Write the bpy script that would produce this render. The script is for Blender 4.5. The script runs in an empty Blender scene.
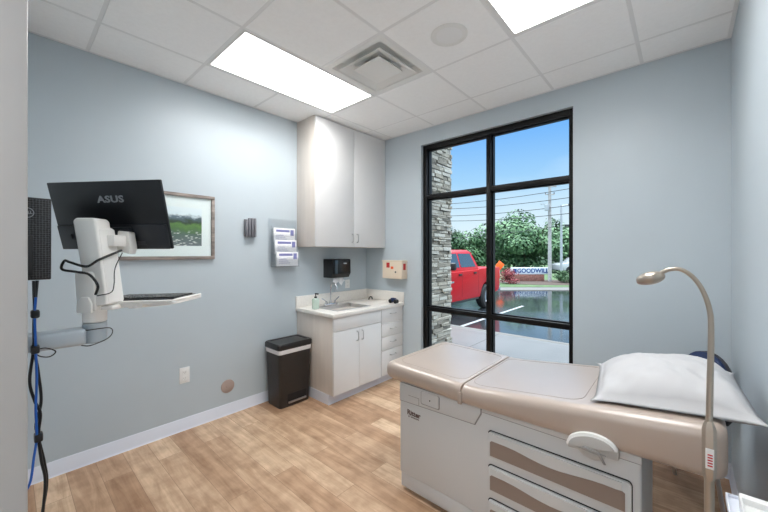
import bpy, bmesh, math, random
from mathutils import Vector, Matrix, noise
random.seed(7)
R = math.radians
C = bpy.context.scene.collection
sc = bpy.context.scene

# ------------------------------------------------------------------ materials
def lin(c):
    return tuple(((v/255)/12.92 if v/255 <= .04045 else ((v/255+.055)/1.055)**2.4) for v in c) + (1,)
def newmat(name):
    m = bpy.data.materials.new(name); m.use_nodes = True
    nt = m.node_tree; return m, nt, nt.nodes['Principled BSDF']
def mat(name, col, rough=.5, metal=0, var=0, scale=8, bump=0, bscale=60, coat=0, spec=.5, stretch=None):
    m, nt, b = newmat(name)
    b.inputs['Base Color'].default_value = lin(col)
    b.inputs['Roughness'].default_value = rough
    b.inputs['Metallic'].default_value = metal
    b.inputs['Specular IOR Level'].default_value = spec
    b.inputs['Coat Weight'].default_value = coat
    tc = nt.nodes.new('ShaderNodeTexCoord'); mp = nt.nodes.new('ShaderNodeMapping')
    nt.links.new(tc.outputs['Object'], mp.inputs['Vector'])
    if stretch: mp.inputs['Scale'].default_value = stretch
    if var:
        n = nt.nodes.new('ShaderNodeTexNoise'); n.inputs['Scale'].default_value = scale
        n.inputs['Detail'].default_value = 5
        r = nt.nodes.new('ShaderNodeValToRGB')
        lo = tuple(max(0, v*(1-var)) for v in col); hi = tuple(min(255, v*(1+var)) for v in col)
        r.color_ramp.elements[0].position = .3; r.color_ramp.elements[1].position = .7
        r.color_ramp.elements[0].color = lin(lo); r.color_ramp.elements[1].color = lin(hi)
        nt.links.new(mp.outputs[0], n.inputs['Vector']); nt.links.new(n.outputs['Fac'], r.inputs[0])
        nt.links.new(r.outputs[0], b.inputs['Base Color'])
    if bump:
        n2 = nt.nodes.new('ShaderNodeTexNoise'); n2.inputs['Scale'].default_value = bscale
        n2.inputs['Detail'].default_value = 4
        bp = nt.nodes.new('ShaderNodeBump'); bp.inputs['Strength'].default_value = bump
        bp.inputs['Distance'].default_value = .01
        nt.links.new(mp.outputs[0], n2.inputs['Vector']); nt.links.new(n2.outputs['Fac'], bp.inputs['Height'])
        nt.links.new(bp.outputs[0], b.inputs['Normal'])
    return m
def emis(name, col, s):
    m, nt, b = newmat(name)
    b.inputs['Base Color'].default_value = lin(col)
    b.inputs['Emission Color'].default_value = lin(col); b.inputs['Emission Strength'].default_value = s
    return m
def clear(name, tint=(255, 255, 255), refl=.06, solid=0.0, rough=.02):
    m = bpy.data.materials.new(name); m.use_nodes = True; nt = m.node_tree; nt.nodes.clear()
    o = nt.nodes.new('ShaderNodeOutputMaterial'); t = nt.nodes.new('ShaderNodeBsdfTransparent')
    g = nt.nodes.new('ShaderNodeBsdfGlossy'); mx = nt.nodes.new('ShaderNodeMixShader')
    fr = nt.nodes.new('ShaderNodeLayerWeight'); fr.inputs['Blend'].default_value = refl
    t.inputs[0].default_value = lin(tint); g.inputs['Roughness'].default_value = rough
    nt.links.new(fr.outputs['Fresnel'], mx.inputs[0])
    nt.links.new(t.outputs[0], mx.inputs[1]); nt.links.new(g.outputs[0], mx.inputs[2])
    last = mx
    if solid:
        d = nt.nodes.new('ShaderNodeBsdfDiffuse'); d.inputs[0].default_value = lin(tint)
        m2 = nt.nodes.new('ShaderNodeMixShader'); m2.inputs[0].default_value = solid
        nt.links.new(mx.outputs[0], m2.inputs[1]); nt.links.new(d.outputs[0], m2.inputs[2]); last = m2
    nt.links.new(last.outputs[0], o.inputs[0])
    return m

M = {}
M['wall'] = mat('wall_paint', (187, 198, 205), .42, var=.012, scale=1.5, bump=.04, bscale=180)
M['ceil'] = mat('ceiling_tile', (251, 251, 251), .9, var=.008, scale=40, bump=.15, bscale=220)
M['grid'] = mat('ceiling_grid', (232, 232, 232), .5)
M['white'] = mat('white_enamel', (232, 232, 230), .35)
M['base'] = mat('baseboard_vinyl', (218, 222, 232), .4)
M['jamb'] = mat('door_jamb_paint', (162, 161, 159), .4)
M['cab'] = mat('cabinet_laminate', (222, 222, 222), .42, var=.008, scale=3)
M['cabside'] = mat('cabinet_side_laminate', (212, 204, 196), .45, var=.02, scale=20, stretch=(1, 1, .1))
M['counter'] = mat('counter_laminate', (234, 230, 224), .3, var=.03, scale=90)
M['steel'] = mat('brushed_steel', (200, 200, 200), .28, metal=1)
M['nickel'] = mat('satin_nickel', (178, 168, 156), .35, metal=.85)
M['blackp'] = mat('black_plastic', (26, 26, 28), .38)
M['blackg'] = mat('black_gloss', (14, 14, 16), .22)
M['binp'] = mat('bin_plastic', (44, 40, 38), .42, bump=.05, bscale=200)
M['lidp'] = mat('bin_lid', (34, 31, 30), .3)
M['liner'] = mat('bin_liner', (232, 230, 232), .6, bump=.3, bscale=60)
M['frameblk'] = mat('window_frame_bronze', (12, 11, 11), .45, spec=.25)
M['glass'] = clear('window_glass', (250, 253, 253), .03)
M['acrylic'] = clear('clear_acrylic', (251, 252, 253), .12, .04)
M['vinyl'] = mat('beige_upholstery', (170, 154, 142), .3, var=.01, scale=6, bump=.02, bscale=250, coat=1.0)
b_ = M['vinyl'].node_tree.nodes['Principled BSDF']; b_.inputs['Coat IOR'].default_value = 1.65; b_.inputs['Coat Roughness'].default_value = .42
M['seam'] = mat('upholstery_seam', (168, 154, 143), .6)
M['table'] = mat('table_shell', (198, 199, 199), .4)
M['tabled'] = mat('table_shell_edge', (176, 174, 171), .4)
M['gap'] = mat('dark_gap', (22, 20, 20), .6)
M['groove'] = mat('panel_groove', (140, 138, 136), .6)
M['taupe'] = mat('taupe_insert', (138, 123, 114), .45)
M['ink'] = mat('brown_ink', (88, 66, 62), .6)
M['pillow'] = mat('pillowcase', (190, 190, 192), .7, bump=.12, bscale=14)
M['armw'] = mat('arm_white', (246, 244, 240), .35)
M['armg'] = mat('arm_silver', (186, 196, 204), .32, metal=.3)
M['screen'] = mat('monitor_back', (22, 24, 28), .38)
M['screenl'] = mat('monitor_back_lower', (34, 36, 42), .34)
M['logo'] = mat('logo_grey', (150, 154, 158), .4, metal=.3)
M['blue'] = mat('blue_cable', (22, 90, 180), .4)
M['cable'] = mat('black_cable', (16, 16, 18), .45)
M['navy'] = mat('navy_vinyl', (34, 52, 92), .5)
M['dgrey'] = mat('dark_grey_plastic', (58, 60, 66), .45)
M['frame'] = mat('weathered_wood', (132, 122, 116), .6, var=.2, scale=60, stretch=(1, .15, 1))
M['matte'] = mat('picture_mat', (238, 240, 240), .8)
M['paper'] = mat('paper', (240, 240, 242), .7)
M['blueink'] = mat('blue_ink', (128, 132, 186), .6)
M['beige'] = mat('beige_plastic', (226, 212, 192), .45)
M['red'] = mat('red_sticker', (188, 40, 40), .5)
M['orange'] = mat('orange_sticker', (232, 96, 40), .5)
M['tan'] = mat('tan_plate', (170, 152, 144), .5)
M['ribg'] = mat('ribbed_grey', (128, 128, 134), .35, metal=.3)
M['soap'] = clear('soap_green', (222, 236, 226), .15, .6)
M['emit'] = emis('light_diffuser', (254, 253, 252), 5.0)
def lens(name, col, s, thru):
    m = bpy.data.materials.new(name); m.use_nodes = True; nt = m.node_tree; nt.nodes.clear()
    o = nt.nodes.new('ShaderNodeOutputMaterial'); t = nt.nodes.new('ShaderNodeBsdfTransparent'); e = nt.nodes.new('ShaderNodeEmission'); a = nt.nodes.new('ShaderNodeAddShader')
    t.inputs[0].default_value = (thru, thru, thru, 1); e.inputs[0].default_value = lin(col); e.inputs[1].default_value = s
    nt.links.new(t.outputs[0], a.inputs[0]); nt.links.new(e.outputs[0], a.inputs[1]); nt.links.new(a.outputs[0], o.inputs[0]); return m
M['emit'] = lens('light_lens', (254, 253, 252), 1.4, .9)
M['emit2'] = emis('added_fill_glow', (248, 250, 255), 9.0)  # glow of the added fill panel in the unseen hallway
M['spk'] = mat('speaker_mesh', (236, 236, 236), .7, bump=.3, bscale=400)
M['dark'] = mat('duct_dark', (40, 40, 42), .8)
M['truck'] = mat('truck_red', (160, 6, 18), .35, coat=.0, spec=.3)
M['tglass'] = mat('truck_glass', (50, 66, 78), .06, spec=.9)
M['tyre'] = mat('tyre_rubber', (26, 26, 28), .8)
M['chrome'] = mat('chrome', (210, 210, 214), .12, metal=1)
M['bark'] = mat('bark', (96, 80, 66), .9, var=.2, scale=10)
M['pole'] = mat('pole_wood', (150, 150, 150), .8, var=.1, scale=8)
M['polem'] = mat('pole_metal', (170, 176, 182), .4, metal=.4)
M['wire'] = mat('wire', (40, 44, 50), .6)
M['brick'] = mat('brick', (112, 74, 66), .8, var=.2, scale=12)
M['signw'] = mat('sign_white', (186, 196, 206), .5)
M['signb'] = mat('sign_blue', (20, 62, 118), .5)
M['carw'] = mat('car_white', (160, 164, 168), .25, coat=.5)
M['carg'] = mat('car_grey', (84, 90, 98), .25, coat=.5)
M['curb'] = mat('curb_concrete', (86, 84, 82), .8, var=.06, scale=6)
M['mulch'] = mat('mulch', (62, 48, 42), .95, var=.25, scale=20)
M['conc'] = mat('exterior_wall', (150, 146, 140), .8, var=.05)
M['outsign'] = mat('traffic_orange', (240, 96, 30), .5)
M['hall'] = mat('hallway_paint', (232, 232, 230), .6)
M['line'] = mat('line_paint', (140, 142, 144), .5)
def leafmat(name, a, b2):
    m, nt, b = newmat(name)
    gi = nt.nodes.new('ShaderNodeNewGeometry'); r = nt.nodes.new('ShaderNodeValToRGB')
    r.color_ramp.elements[0].color = lin(a); r.color_ramp.elements[1].color = lin(b2)
    nt.links.new(gi.outputs['Random Per Island'], r.inputs[0]); nt.links.new(r.outputs[0], b.inputs['Base Color'])
    b.inputs['Roughness'].default_value = .6
    return m
M['leaf'] = leafmat('leaves_mid', (36, 74, 46), (92, 128, 84))
M['leafd'] = leafmat('leaves_dark', (26, 58, 38), (70, 106, 66))
M['leafr'] = leafmat('leaves_red', (96, 34, 44), (150, 60, 66))
M['leafb'] = leafmat('leaves_bush', (28, 62, 34), (66, 98, 54))
M['grass'] = mat('grass', (62, 84, 48), .9, var=.15, scale=3)

def floor_mat():
    m, nt, b = newmat('oak_plank_floor')
    tc = nt.nodes.new('ShaderNodeTexCoord')
    br = nt.nodes.new('ShaderNodeTexBrick')
    br.inputs['Scale'].default_value = 1; br.inputs['Brick Width'].default_value = 1.22
    br.inputs['Row Height'].default_value = .152; br.inputs['Mortar Size'].default_value = .0012
    br.inputs['Mortar Smooth'].default_value = .3; br.offset = .37; br.offset_frequency = 2
    br.inputs['Color1'].default_value = (0, 0, 0, 1); br.inputs['Color2'].default_value = (1, 1, 1, 1)
    br.inputs['Mortar'].default_value = (.3, .3, .3, 1); br.inputs['Bias'].default_value = 0
    mp = nt.nodes.new('ShaderNodeMapping'); mp.inputs['Location'].default_value = (.35, .037, 0)
    nt.links.new(tc.outputs['Object'], mp.inputs[0]); nt.links.new(mp.outputs[0], br.inputs['Vector'])
    # grain, shifted per plank
    sep = nt.nodes.new('ShaderNodeVectorMath'); sep.operation = 'MULTIPLY_ADD'
    cmb = nt.nodes.new('ShaderNodeCombineXYZ')
    nt.links.new(br.outputs['Color'], cmb.inputs[0]); nt.links.new(br.outputs['Color'], cmb.inputs[2])
    mp2 = nt.nodes.new('ShaderNodeMapping'); mp2.inputs['Scale'].default_value = (1.3, 13, 1)
    nt.links.new(tc.outputs['Object'], mp2.inputs[0])
    nt.links.new(cmb.outputs[0], sep.inputs[0]); sep.inputs[1].default_value = (7, 7, 9)
    nt.links.new(mp2.outputs[0], sep.inputs[2])
    n = nt.nodes.new('ShaderNodeTexNoise'); n.inputs['Scale'].default_value = 1.6; n.inputs['Detail'].default_value = 9
    n.inputs['Roughness'].default_value = .65; n.inputs['Distortion'].default_value = .6
    nt.links.new(sep.outputs[0], n.inputs['Vector'])
    r1 = nt.nodes.new('ShaderNodeValToRGB')
    e = r1.color_ramp.elements
    e[0].position = 0; e[0].color = lin((182, 146, 116)); e[1].position = 1; e[1].color = lin((226, 198, 168))
    x = e.new(.5); x.color = lin((206, 174, 144))
    r2 = nt.nodes.new('ShaderNodeValToRGB')
    e2 = r2.color_ramp.elements
    e2[0].position = .32; e2[0].color = lin((206, 194, 184)); e2[1].position = .66; e2[1].color = (1, 1, 1, 1)
    nt.links.new(br.outputs['Color'], r1.inputs[0]); nt.links.new(n.outputs['Fac'], r2.inputs[0])
    mx = nt.nodes.new('ShaderNodeMix'); mx.data_type = 'RGBA'; mx.blend_type = 'MULTIPLY'; mx.inputs[0].default_value = .95
    nt.links.new(r1.outputs[0], mx.inputs[6]); nt.links.new(r2.outputs[0], mx.inputs[7])
    n3 = nt.nodes.new('ShaderNodeTexNoise'); n3.inputs['Scale'].default_value = 9; n3.inputs['Detail'].default_value = 6
    r3 = nt.nodes.new('ShaderNodeValToRGB'); r3.color_ramp.elements[0].position = .3; r3.color_ramp.elements[1].position = .6
    r3.color_ramp.elements[0].color = lin((214, 206, 200)); r3.color_ramp.elements[1].color = (1, 1, 1, 1)
    nt.links.new(tc.outputs['Object'], n3.inputs['Vector']); nt.links.new(n3.outputs['Fac'], r3.inputs[0])
    mx3 = nt.nodes.new('ShaderNodeMix'); mx3.data_type = 'RGBA'; mx3.blend_type = 'MULTIPLY'; mx3.inputs[0].default_value = .8
    nt.links.new(mx.outputs[2], mx3.inputs[6]); nt.links.new(r3.outputs[0], mx3.inputs[7])
    mx2 = nt.nodes.new('ShaderNodeMix'); mx2.data_type = 'RGBA'
    mx2.inputs[7].default_value = lin((128, 98, 74))
    nt.links.new(br.outputs['Fac'], mx2.inputs[0]); nt.links.new(mx3.outputs[2], mx2.inputs[6])
    nt.links.new(mx2.outputs[2], b.inputs['Base Color'])
    b.inputs['Roughness'].default_value = .42; b.inputs['Specular IOR Level'].default_value = .35
    bp = nt.nodes.new('ShaderNodeBump'); bp.inputs['Strength'].default_value = .15; bp.inputs['Distance'].default_value = .003
    nt.links.new(n.outputs['Fac'], bp.inputs['Height']); nt.links.new(bp.outputs[0], b.inputs['Normal'])
    return m
M['floor'] = floor_mat()
def wet_asphalt():
    m, nt, b = newmat('wet_asphalt')
    tc = nt.nodes.new('ShaderNodeTexCoord')
    n = nt.nodes.new('ShaderNodeTexNoise'); n.inputs['Scale'].default_value = .35; n.inputs['Detail'].default_value = 6
    nt.links.new(tc.outputs['Object'], n.inputs['Vector'])
    r = nt.nodes.new('ShaderNodeValToRGB'); r.color_ramp.elements[0].position = .42; r.color_ramp.elements[1].position = .62
    r.color_ramp.elements[0].color = (.06, .06, .06, 1); r.color_ramp.elements[1].color = (.2, .2, .2, 1)
    nt.links.new(n.outputs['Fac'], r.inputs[0]); nt.links.new(r.outputs[0], b.inputs['Roughness'])
    b.inputs['Base Color'].default_value = lin((38, 42, 46))
    b.inputs['Specular IOR Level'].default_value = 1.0; b.inputs['IOR'].default_value = 1.6
    n2 = nt.nodes.new('ShaderNodeTexNoise'); n2.inputs['Scale'].default_value = 9; n2.inputs['Detail'].default_value = 3
    nt.links.new(tc.outputs['Object'], n2.inputs['Vector'])
    bp = nt.nodes.new('ShaderNodeBump'); bp.inputs['Strength'].default_value = .12; bp.inputs['Distance'].default_value = .01
    nt.links.new(n2.outputs['Fac'], bp.inputs['Height']); nt.links.new(bp.outputs[0], b.inputs['Normal'])
    return m
M['asphalt'] = wet_asphalt()
def sidewalk_mat():
    m = mat('wet_sidewalk', (92, 90, 89), .35, var=.07, scale=1.2, bump=.1, bscale=80)
    return m
M['walk'] = sidewalk_mat()
def stone_mat():
    m, nt, b = newmat('ledge_stone')
    gi = nt.nodes.new('ShaderNodeNewGeometry'); r = nt.nodes.new('ShaderNodeValToRGB')
    e = r.color_ramp.elements
    e[0].color = lin((110, 106, 98)); e[1].color = lin((188, 186, 178)); x = e.new(.5); x.color = lin((160, 154, 142))
    nt.links.new(gi.outputs['Random Per Island'], r.inputs[0])
    n = nt.nodes.new('ShaderNodeTexNoise'); n.inputs['Scale'].default_value = 30; n.inputs['Detail'].default_value = 6
    tc = nt.nodes.new('ShaderNodeTexCoord'); nt.links.new(tc.outputs['Object'], n.inputs['Vector'])
    mx = nt.nodes.new('ShaderNodeMix'); mx.data_type = 'RGBA'; mx.blend_type = 'OVERLAY'; mx.inputs[0].default_value = .5
    nt.links.new(r.outputs[0], mx.inputs[6]); nt.links.new(n.outputs['Color'], mx.inputs[7])
    nt.links.new(r.outputs[0], b.inputs['Base Color'])
    b.inputs['Roughness'].default_value = .85
    bp = nt.nodes.new('ShaderNodeBump'); bp.inputs['Strength'].default_value = .6; bp.inputs['Distance'].default_value = .02
    nt.links.new(n.outputs['Fac'], bp.inputs['Height']); nt.links.new(bp.outputs[0], b.inputs['Normal'])
    return m
M['stone'] = stone_mat()
def art_mat():
    # landscape print: pale sky, dark hills, green meadow, pale rocks by water (object z spans the sheet)
    m, nt, b = newmat('landscape_print')
    tc = nt.nodes.new('ShaderNodeTexCoord'); sp = nt.nodes.new('ShaderNodeSeparateXYZ')
    nt.links.new(tc.outputs['Generated'], sp.inputs[0])
    n = nt.nodes.new('ShaderNodeTexNoise'); n.inputs['Scale'].default_value = 7; n.inputs['Detail'].default_value = 8; n.inputs['Roughness'].default_value = .7
    nt.links.new(tc.outputs['Generated'], n.inputs['Vector'])
    a = nt.nodes.new('ShaderNodeMath'); a.operation = 'MULTIPLY_ADD'; a.inputs[1].default_value = .42; 
    nt.links.new(n.outputs['Fac'], a.inputs[0]); nt.links.new(sp.outputs[2], a.inputs[2])
    s = nt.nodes.new('ShaderNodeMath'); s.operation = 'SUBTRACT'; s.inputs[1].default_value = .21
    nt.links.new(a.outputs[0], s.inputs[0])
    r = nt.nodes.new('ShaderNodeValToRGB'); e = r.color_ramp.elements
    e[0].position = 0; e[0].color = lin((120, 124, 130)); e[1].position = 1; e[1].color = lin((236, 240, 244))
    for p, c in ((.3, (96, 112, 104)), (.42, (88, 120, 70)), (.55, (104, 138, 74)), (.62, (60, 74, 58)), (.72, (104, 116, 128)), (.8, (228, 234, 240))):
        x = e.new(p); x.color = lin(c)
    nt.links.new(s.outputs[0], r.inputs[0])
    v = nt.nodes.new('ShaderNodeTexVoronoi'); v.inputs['Scale'].default_value = 16
    mp = nt.nodes.new('ShaderNodeMapping'); mp.inputs['Scale'].default_value = (1, 1, 1.8)
    nt.links.new(tc.outputs['Generated'], mp.inputs[0]); nt.links.new(mp.outputs[0], v.inputs['Vector'])
    vr = nt.nodes.new('ShaderNodeValToRGB'); vr.color_ramp.elements[0].position = .25; vr.color_ramp.elements[1].position = .4
    vr.color_ramp.elements[0].color = (1, 1, 1, 1); vr.color_ramp.elements[1].color = (0, 0, 0, 1)
    nt.links.new(v.outputs['Distance'], vr.inputs[0])
    lo = nt.nodes.new('ShaderNodeMapRange'); lo.inputs[1].default_value = .42; lo.inputs[2].default_value = .3
    nt.links.new(sp.outputs[2], lo.inputs[0])
    mu = nt.nodes.new('ShaderNodeMath'); mu.operation = 'MULTIPLY'
    nt.links.new(vr.outputs[0], mu.inputs[0]); nt.links.new(lo.outputs[0], mu.inputs[1])
    mx = nt.nodes.new('ShaderNodeMix'); mx.data_type = 'RGBA'; mx.inputs[7].default_value = lin((226, 224, 220))
    nt.links.new(mu.outputs[0], mx.inputs[0]); nt.links.new(r.outputs[0], mx.inputs[6])
    nt.links.new(mx.outputs[2], b.inputs['Base Color']); b.inputs['Roughness'].default_value = .5
    return m
M['art'] = art_mat()
def grille_mat():
    m, nt, b = newmat('perforated_grille')
    tc = nt.nodes.new('ShaderNodeTexCoord'); v = nt.nodes.new('ShaderNodeTexVoronoi'); v.inputs['Scale'].default_value = 130
    v.inputs['Randomness'].default_value = .15
    nt.links.new(tc.outputs['Object'], v.inputs['Vector'])
    r = nt.nodes.new('ShaderNodeValToRGB'); r.color_ramp.elements[0].position = .4; r.color_ramp.elements[1].position = .5
    r.color_ramp.elements[0].color = lin((6, 6, 8)); r.color_ramp.elements[1].color = lin((70, 72, 76))
    nt.links.new(v.outputs['Distance'], r.inputs[0]); nt.links.new(r.outputs[0], b.inputs['Base Color'])
    b.inputs['Roughness'].default_value = .4
    return m
M['grille'] = grille_mat()

# ------------------------------------------------------------------ mesh building
ROOTM = {}
class B:
    def __init__(s): s.bm = bmesh.new(); s.mats = []
    def mi(s, m):
        if m is None: return 0
        if m not in s.mats: s.mats.append(m)
        return s.mats.index(m)
    def _merge(s, t, m, mtx=None):
        idx = s.mi(m); vm = {}
        for v in t.verts: vm[v] = s.bm.verts.new(mtx @ v.co if mtx else v.co)
        for f in t.faces:
            try:
                nf = s.bm.faces.new([vm[v] for v in f.verts]); nf.material_index = idx; nf.smooth = True
            except ValueError: pass
        t.free()
    def box(s, x0, x1, y0, y1, z0, z1, bev=0, m=None, seg=2, mtx=None):
        t = bmesh.new(); bmesh.ops.create_cube(t, size=1)
        bmesh.ops.scale(t, vec=(abs(x1-x0), abs(y1-y0), abs(z1-z0)), verts=t.verts)
        bmesh.ops.translate(t, vec=((x0+x1)/2, (y0+y1)/2, (z0+z1)/2), verts=t.verts)
        if bev: bmesh.ops.bevel(t, geom=t.edges[:], offset=bev, segments=seg, profile=.5, affect='EDGES', clamp_overlap=True)
        s._merge(t, m, mtx); return s
    def prism(s, pts, axis, a0, a1, bev=0, m=None, seg=2, mtx=None):
        """pts: 2-D polygon; axis 'x' -> (y,z), 'y' -> (x,z), 'z' -> (x,y)"""
        t = bmesh.new()
        def P(p, a): return {'x': (a, p[0], p[1]), 'y': (p[0], a, p[1]), 'z': (p[0], p[1], a)}[axis]
        v0 = [t.verts.new(P(p, a0)) for p in pts]; v1 = [t.verts.new(P(p, a1)) for p in pts]
        n = len(pts); t.faces.new(v0); t.faces.new(v1[::-1])
        for i in range(n): t.faces.new((v0[i], v1[i], v1[(i+1) % n], v0[(i+1) % n]))
        bmesh.ops.recalc_face_normals(t, faces=t.faces[:])
        if bev: bmesh.ops.bevel(t, geom=t.edges[:], offset=bev, segments=seg, profile=.5, affect='EDGES', clamp_overlap=True)
        s._merge(t, m, mtx); return s
    def tube(s, pts, r, seg=10, m=None, cap=True, mtx=None):
        t = bmesh.new(); pts = [Vector(p) for p in pts]; rs = r if isinstance(r, (list, tuple)) else [r]*len(pts)
        rings = []; up = None
        for i, p in enumerate(pts):
            d = (pts[min(i+1, len(pts)-1)] - pts[max(i-1, 0)]).normalized()
            if up is None: up = Vector((0, 0, 1)) if abs(d.z) < .9 else Vector((1, 0, 0))
            a = (up - d*up.dot(d)).normalized(); b = d.cross(a); up = a
            rings.append([t.verts.new(p + (a*math.cos(2*math.pi*k/seg) + b*math.sin(2*math.pi*k/seg))*rs[i]) for k in range(seg)])
        for i in range(len(rings)-1):
            for k in range(seg): t.faces.new((rings[i][k], rings[i][(k+1) % seg], rings[i+1][(k+1) % seg], rings[i+1][k]))
        if cap: t.faces.new(rings[0][::-1]); t.faces.new(rings[-1])
        bmesh.ops.recalc_face_normals(t, faces=t.faces[:])
        s._merge(t, m, mtx); return s
    def cyl(s, c, r, h, axis='z', seg=28, m=None, bev=0, r2=None):
        c = Vector(c); ax = {'x': Vector((1, 0, 0)), 'y': Vector((0, 1, 0)), 'z': Vector((0, 0, 1))}[axis]
        r2 = r if r2 is None else r2
        if bev: s.tube([c, c+ax*1e-5, c+ax*bev, c+ax*(h-bev), c+ax*(h-1e-5), c+ax*h], [r-bev, r-bev, r, r2, r2-bev, r2-bev], seg, m)
        else: s.tube([c, c+ax*h], [r, r2], seg, m)
        return s
    def lathe(s, prof, c, seg=28, m=None, mtx=None):
        t = bmesh.new(); rings = []
        for r, z in prof: rings.append([t.verts.new((c[0]+r*math.cos(2*math.pi*k/seg), c[1]+r*math.sin(2*math.pi*k/seg), c[2]+z)) for k in range(seg)])
        for i in range(len(rings)-1):
            for k in range(seg): t.faces.new((rings[i][k], rings[i][(k+1) % seg], rings[i+1][(k+1) % seg], rings[i+1][k]))
        t.faces.new(rings[0][::-1]); t.faces.new(rings[-1])
        bmesh.ops.recalc_face_normals(t, faces=t.faces[:])
        s._merge(t, m, mtx); return s
    def ell(s, c, rad, m=None, sub=3, mtx=None):
        t = bmesh.new(); bmesh.ops.create_icosphere(t, subdivisions=sub, radius=1)
        bmesh.ops.scale(t, vec=rad, verts=t.verts)
        M2 = Matrix.Translation(c) @ (mtx or Matrix()); s._merge(t, m, M2); return s
    def quads(s, vs, fs, m=None):
        t = bmesh.new(); v = [t.verts.new(p) for p in vs]
        for f in fs: t.faces.new([v[i] for i in f])
        s._merge(t, m); return s
    def build(s, name, m=None, parent=None, world=True, angle=38, origin=None, smooth=True):
        """world=True: vertices were authored in world coordinates"""
        me = bpy.data.meshes.new(name)
        rm = ROOTM.get(parent.name) if parent else None
        if parent is None and origin is not False:
            xs = [v.co for v in s.bm.verts]
            if origin is None:
                mn = Vector((min(c.x for c in xs), min(c.y for c in xs), min(c.z for c in xs)))
                mxx = Vector((max(c.x for c in xs), max(c.y for c in xs), 0))
                origin = Vector(((mn.x+mxx.x)/2, (mn.y+mxx.y)/2, mn.z))
            bmesh.ops.translate(s.bm, vec=-Vector(origin), verts=s.bm.verts)
        elif rm is not None and world:
            bmesh.ops.transform(s.bm, matrix=rm.inverted(), verts=s.bm.verts)
        s.bm.normal_update(); s.bm.to_mesh(me); s.bm.free()
        mats = s.mats if s.mats and s.mats[0] is not None else [m]
        for q in mats: me.materials.append(M[q] if isinstance(q, str) else q)
        if smooth:
            me.shade_smooth(); me.set_sharp_from_angle(angle=R(angle))
        else: me.shade_flat()
        o = bpy.data.objects.new(name, me); C.objects.link(o)
        if parent: o.parent = parent; ROOTM[o.name] = rm if rm is not None else Matrix()
        elif origin is not False: o.location = origin; ROOTM[o.name] = Matrix.Translation(origin)
        else: ROOTM[o.name] = Matrix()
        return o
def thing(name, label, cat, loc=(0, 0, 0), rz=0, group=None, kind=None):
    o = bpy.data.objects.new(name, None); C.objects.link(o); o.empty_display_size = .1
    o.location = loc; o.rotation_euler = (0, 0, rz)
    ROOTM[o.name] = Matrix.Translation(loc) @ Matrix.Rotation(rz, 4, 'Z')
    if kind: o['kind'] = kind
    else: o['label'] = label; o['category'] = cat
    if group: o['group'] = group
    return o
def tag(o, label, cat, group=None, kind=None):
    o['label'] = label; o['category'] = cat
    if group: o['group'] = group
    if kind: o['kind'] = kind
    return o
def struct(o): o['kind'] = 'structure'; return o
def textmesh(b, s, size, mtx, m, depth=.001, bold=.0, space=1.0):
    cu = bpy.data.curves.new('lettering', 'FONT'); cu.body = s; cu.size = size; cu.align_x = 'CENTER'; cu.align_y = 'CENTER'
    cu.extrude = depth; cu.offset = bold; cu.space_character = space; cu.resolution_u = 3
    o = bpy.data.objects.new('lettering', cu); C.objects.link(o)
    dg = bpy.context.evaluated_depsgraph_get(); me = bpy.data.meshes.new_from_object(o.evaluated_get(dg))
    t = bmesh.new(); t.from_mesh(me); b._merge(t, m, mtx)
    bpy.data.objects.remove(o); bpy.data.curves.remove(cu); bpy.data.meshes.remove(me)
def rrect(x0, x1, z0, z1, r, n=5):
    p = []
    for cx, cz, a in ((x1-r, z1-r, 0), (x0+r, z1-r, 90), (x0+r, z0+r, 180), (x1-r, z0+r, 270)):
        for k in range(n+1):
            t = R(a+90*k/n); p.append((cx+r*math.cos(t), cz+r*math.sin(t)))
    return p
def smoothpath(pts, n=8):
    """Catmull-Rom through the points"""
    P = [Vector(p) for p in pts]; P = [P[0]*2-P[1]] + P + [P[-1]*2-P[-2]]; o = []
    for i in range(1, len(P)-2):
        for k in range(n):
            t = k/n; a, b, c, d = P[i-1:i+3]
            o.append(.5*((2*b)+(c-a)*t+(2*a-5*b+4*c-d)*t*t+(3*b-a-3*c+d)*t**3))
    o.append(P[-2]); return o

# ------------------------------------------------------------------ camera
YAW = .7273
cam = bpy.data.cameras.new('camera'); co = bpy.data.objects.new('camera', cam); C.objects.link(co)
co.location = (0, 0, 1.479); co.rotation_euler = (R(90), 0, YAW)
cam.sensor_width = 36; cam.lens = 336.236/768*36; cam.shift_y = -2.94/768; cam.clip_start = .02; cam.clip_end = 300
sc.camera = co

# ------------------------------------------------------------------ the room
XA, YB, XC, YD, H = -3.114, 3.152, .235, .022, 2.888
WX0, WX1, WZ0, WZ1 = -2.24, -.689, .07, 2.71        # window opening
DX0, DX1 = -.75, .18                                # doorway the camera stands in
struct(B().box(XA-.12, XC+.12, YD-.13, YB+.2, -.12, 0).build('floor', 'floor', origin=False, smooth=False))
struct(B().box(XA-.15, XA, YD-.13, YB+.2, 0, H+.2).build('wall_left', 'wall', origin=False, smooth=False))
struct(B().box(XC, XC+.12, YD-.13, YB+.2, 0, H+.2).build('wall_right', 'wall', origin=False, smooth=False))
b = B()
b.box(XA, WX0, YB, YB+.2, 0, H+.2).box(WX1, XC, YB, YB+.2, 0, H+.2)
b.box(WX0, WX1, YB, YB+.2, WZ1, H+.2).box(WX0, WX1, YB, YB+.2, 0, WZ0)
struct(b.build('wall_back', 'wall', origin=False, smooth=False))
b = B()
b.box(XA, DX0-.04, YD-.13, YD, 0, H+.2).box(DX1+.03, XC, YD-.13, YD, 0, H+.2).box(DX0-.04, DX1+.03, YD-.13, YD, 2.17, H+.2)
struct(b.build('wall_front', 'wall', origin=False, smooth=False))
b = B()
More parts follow.
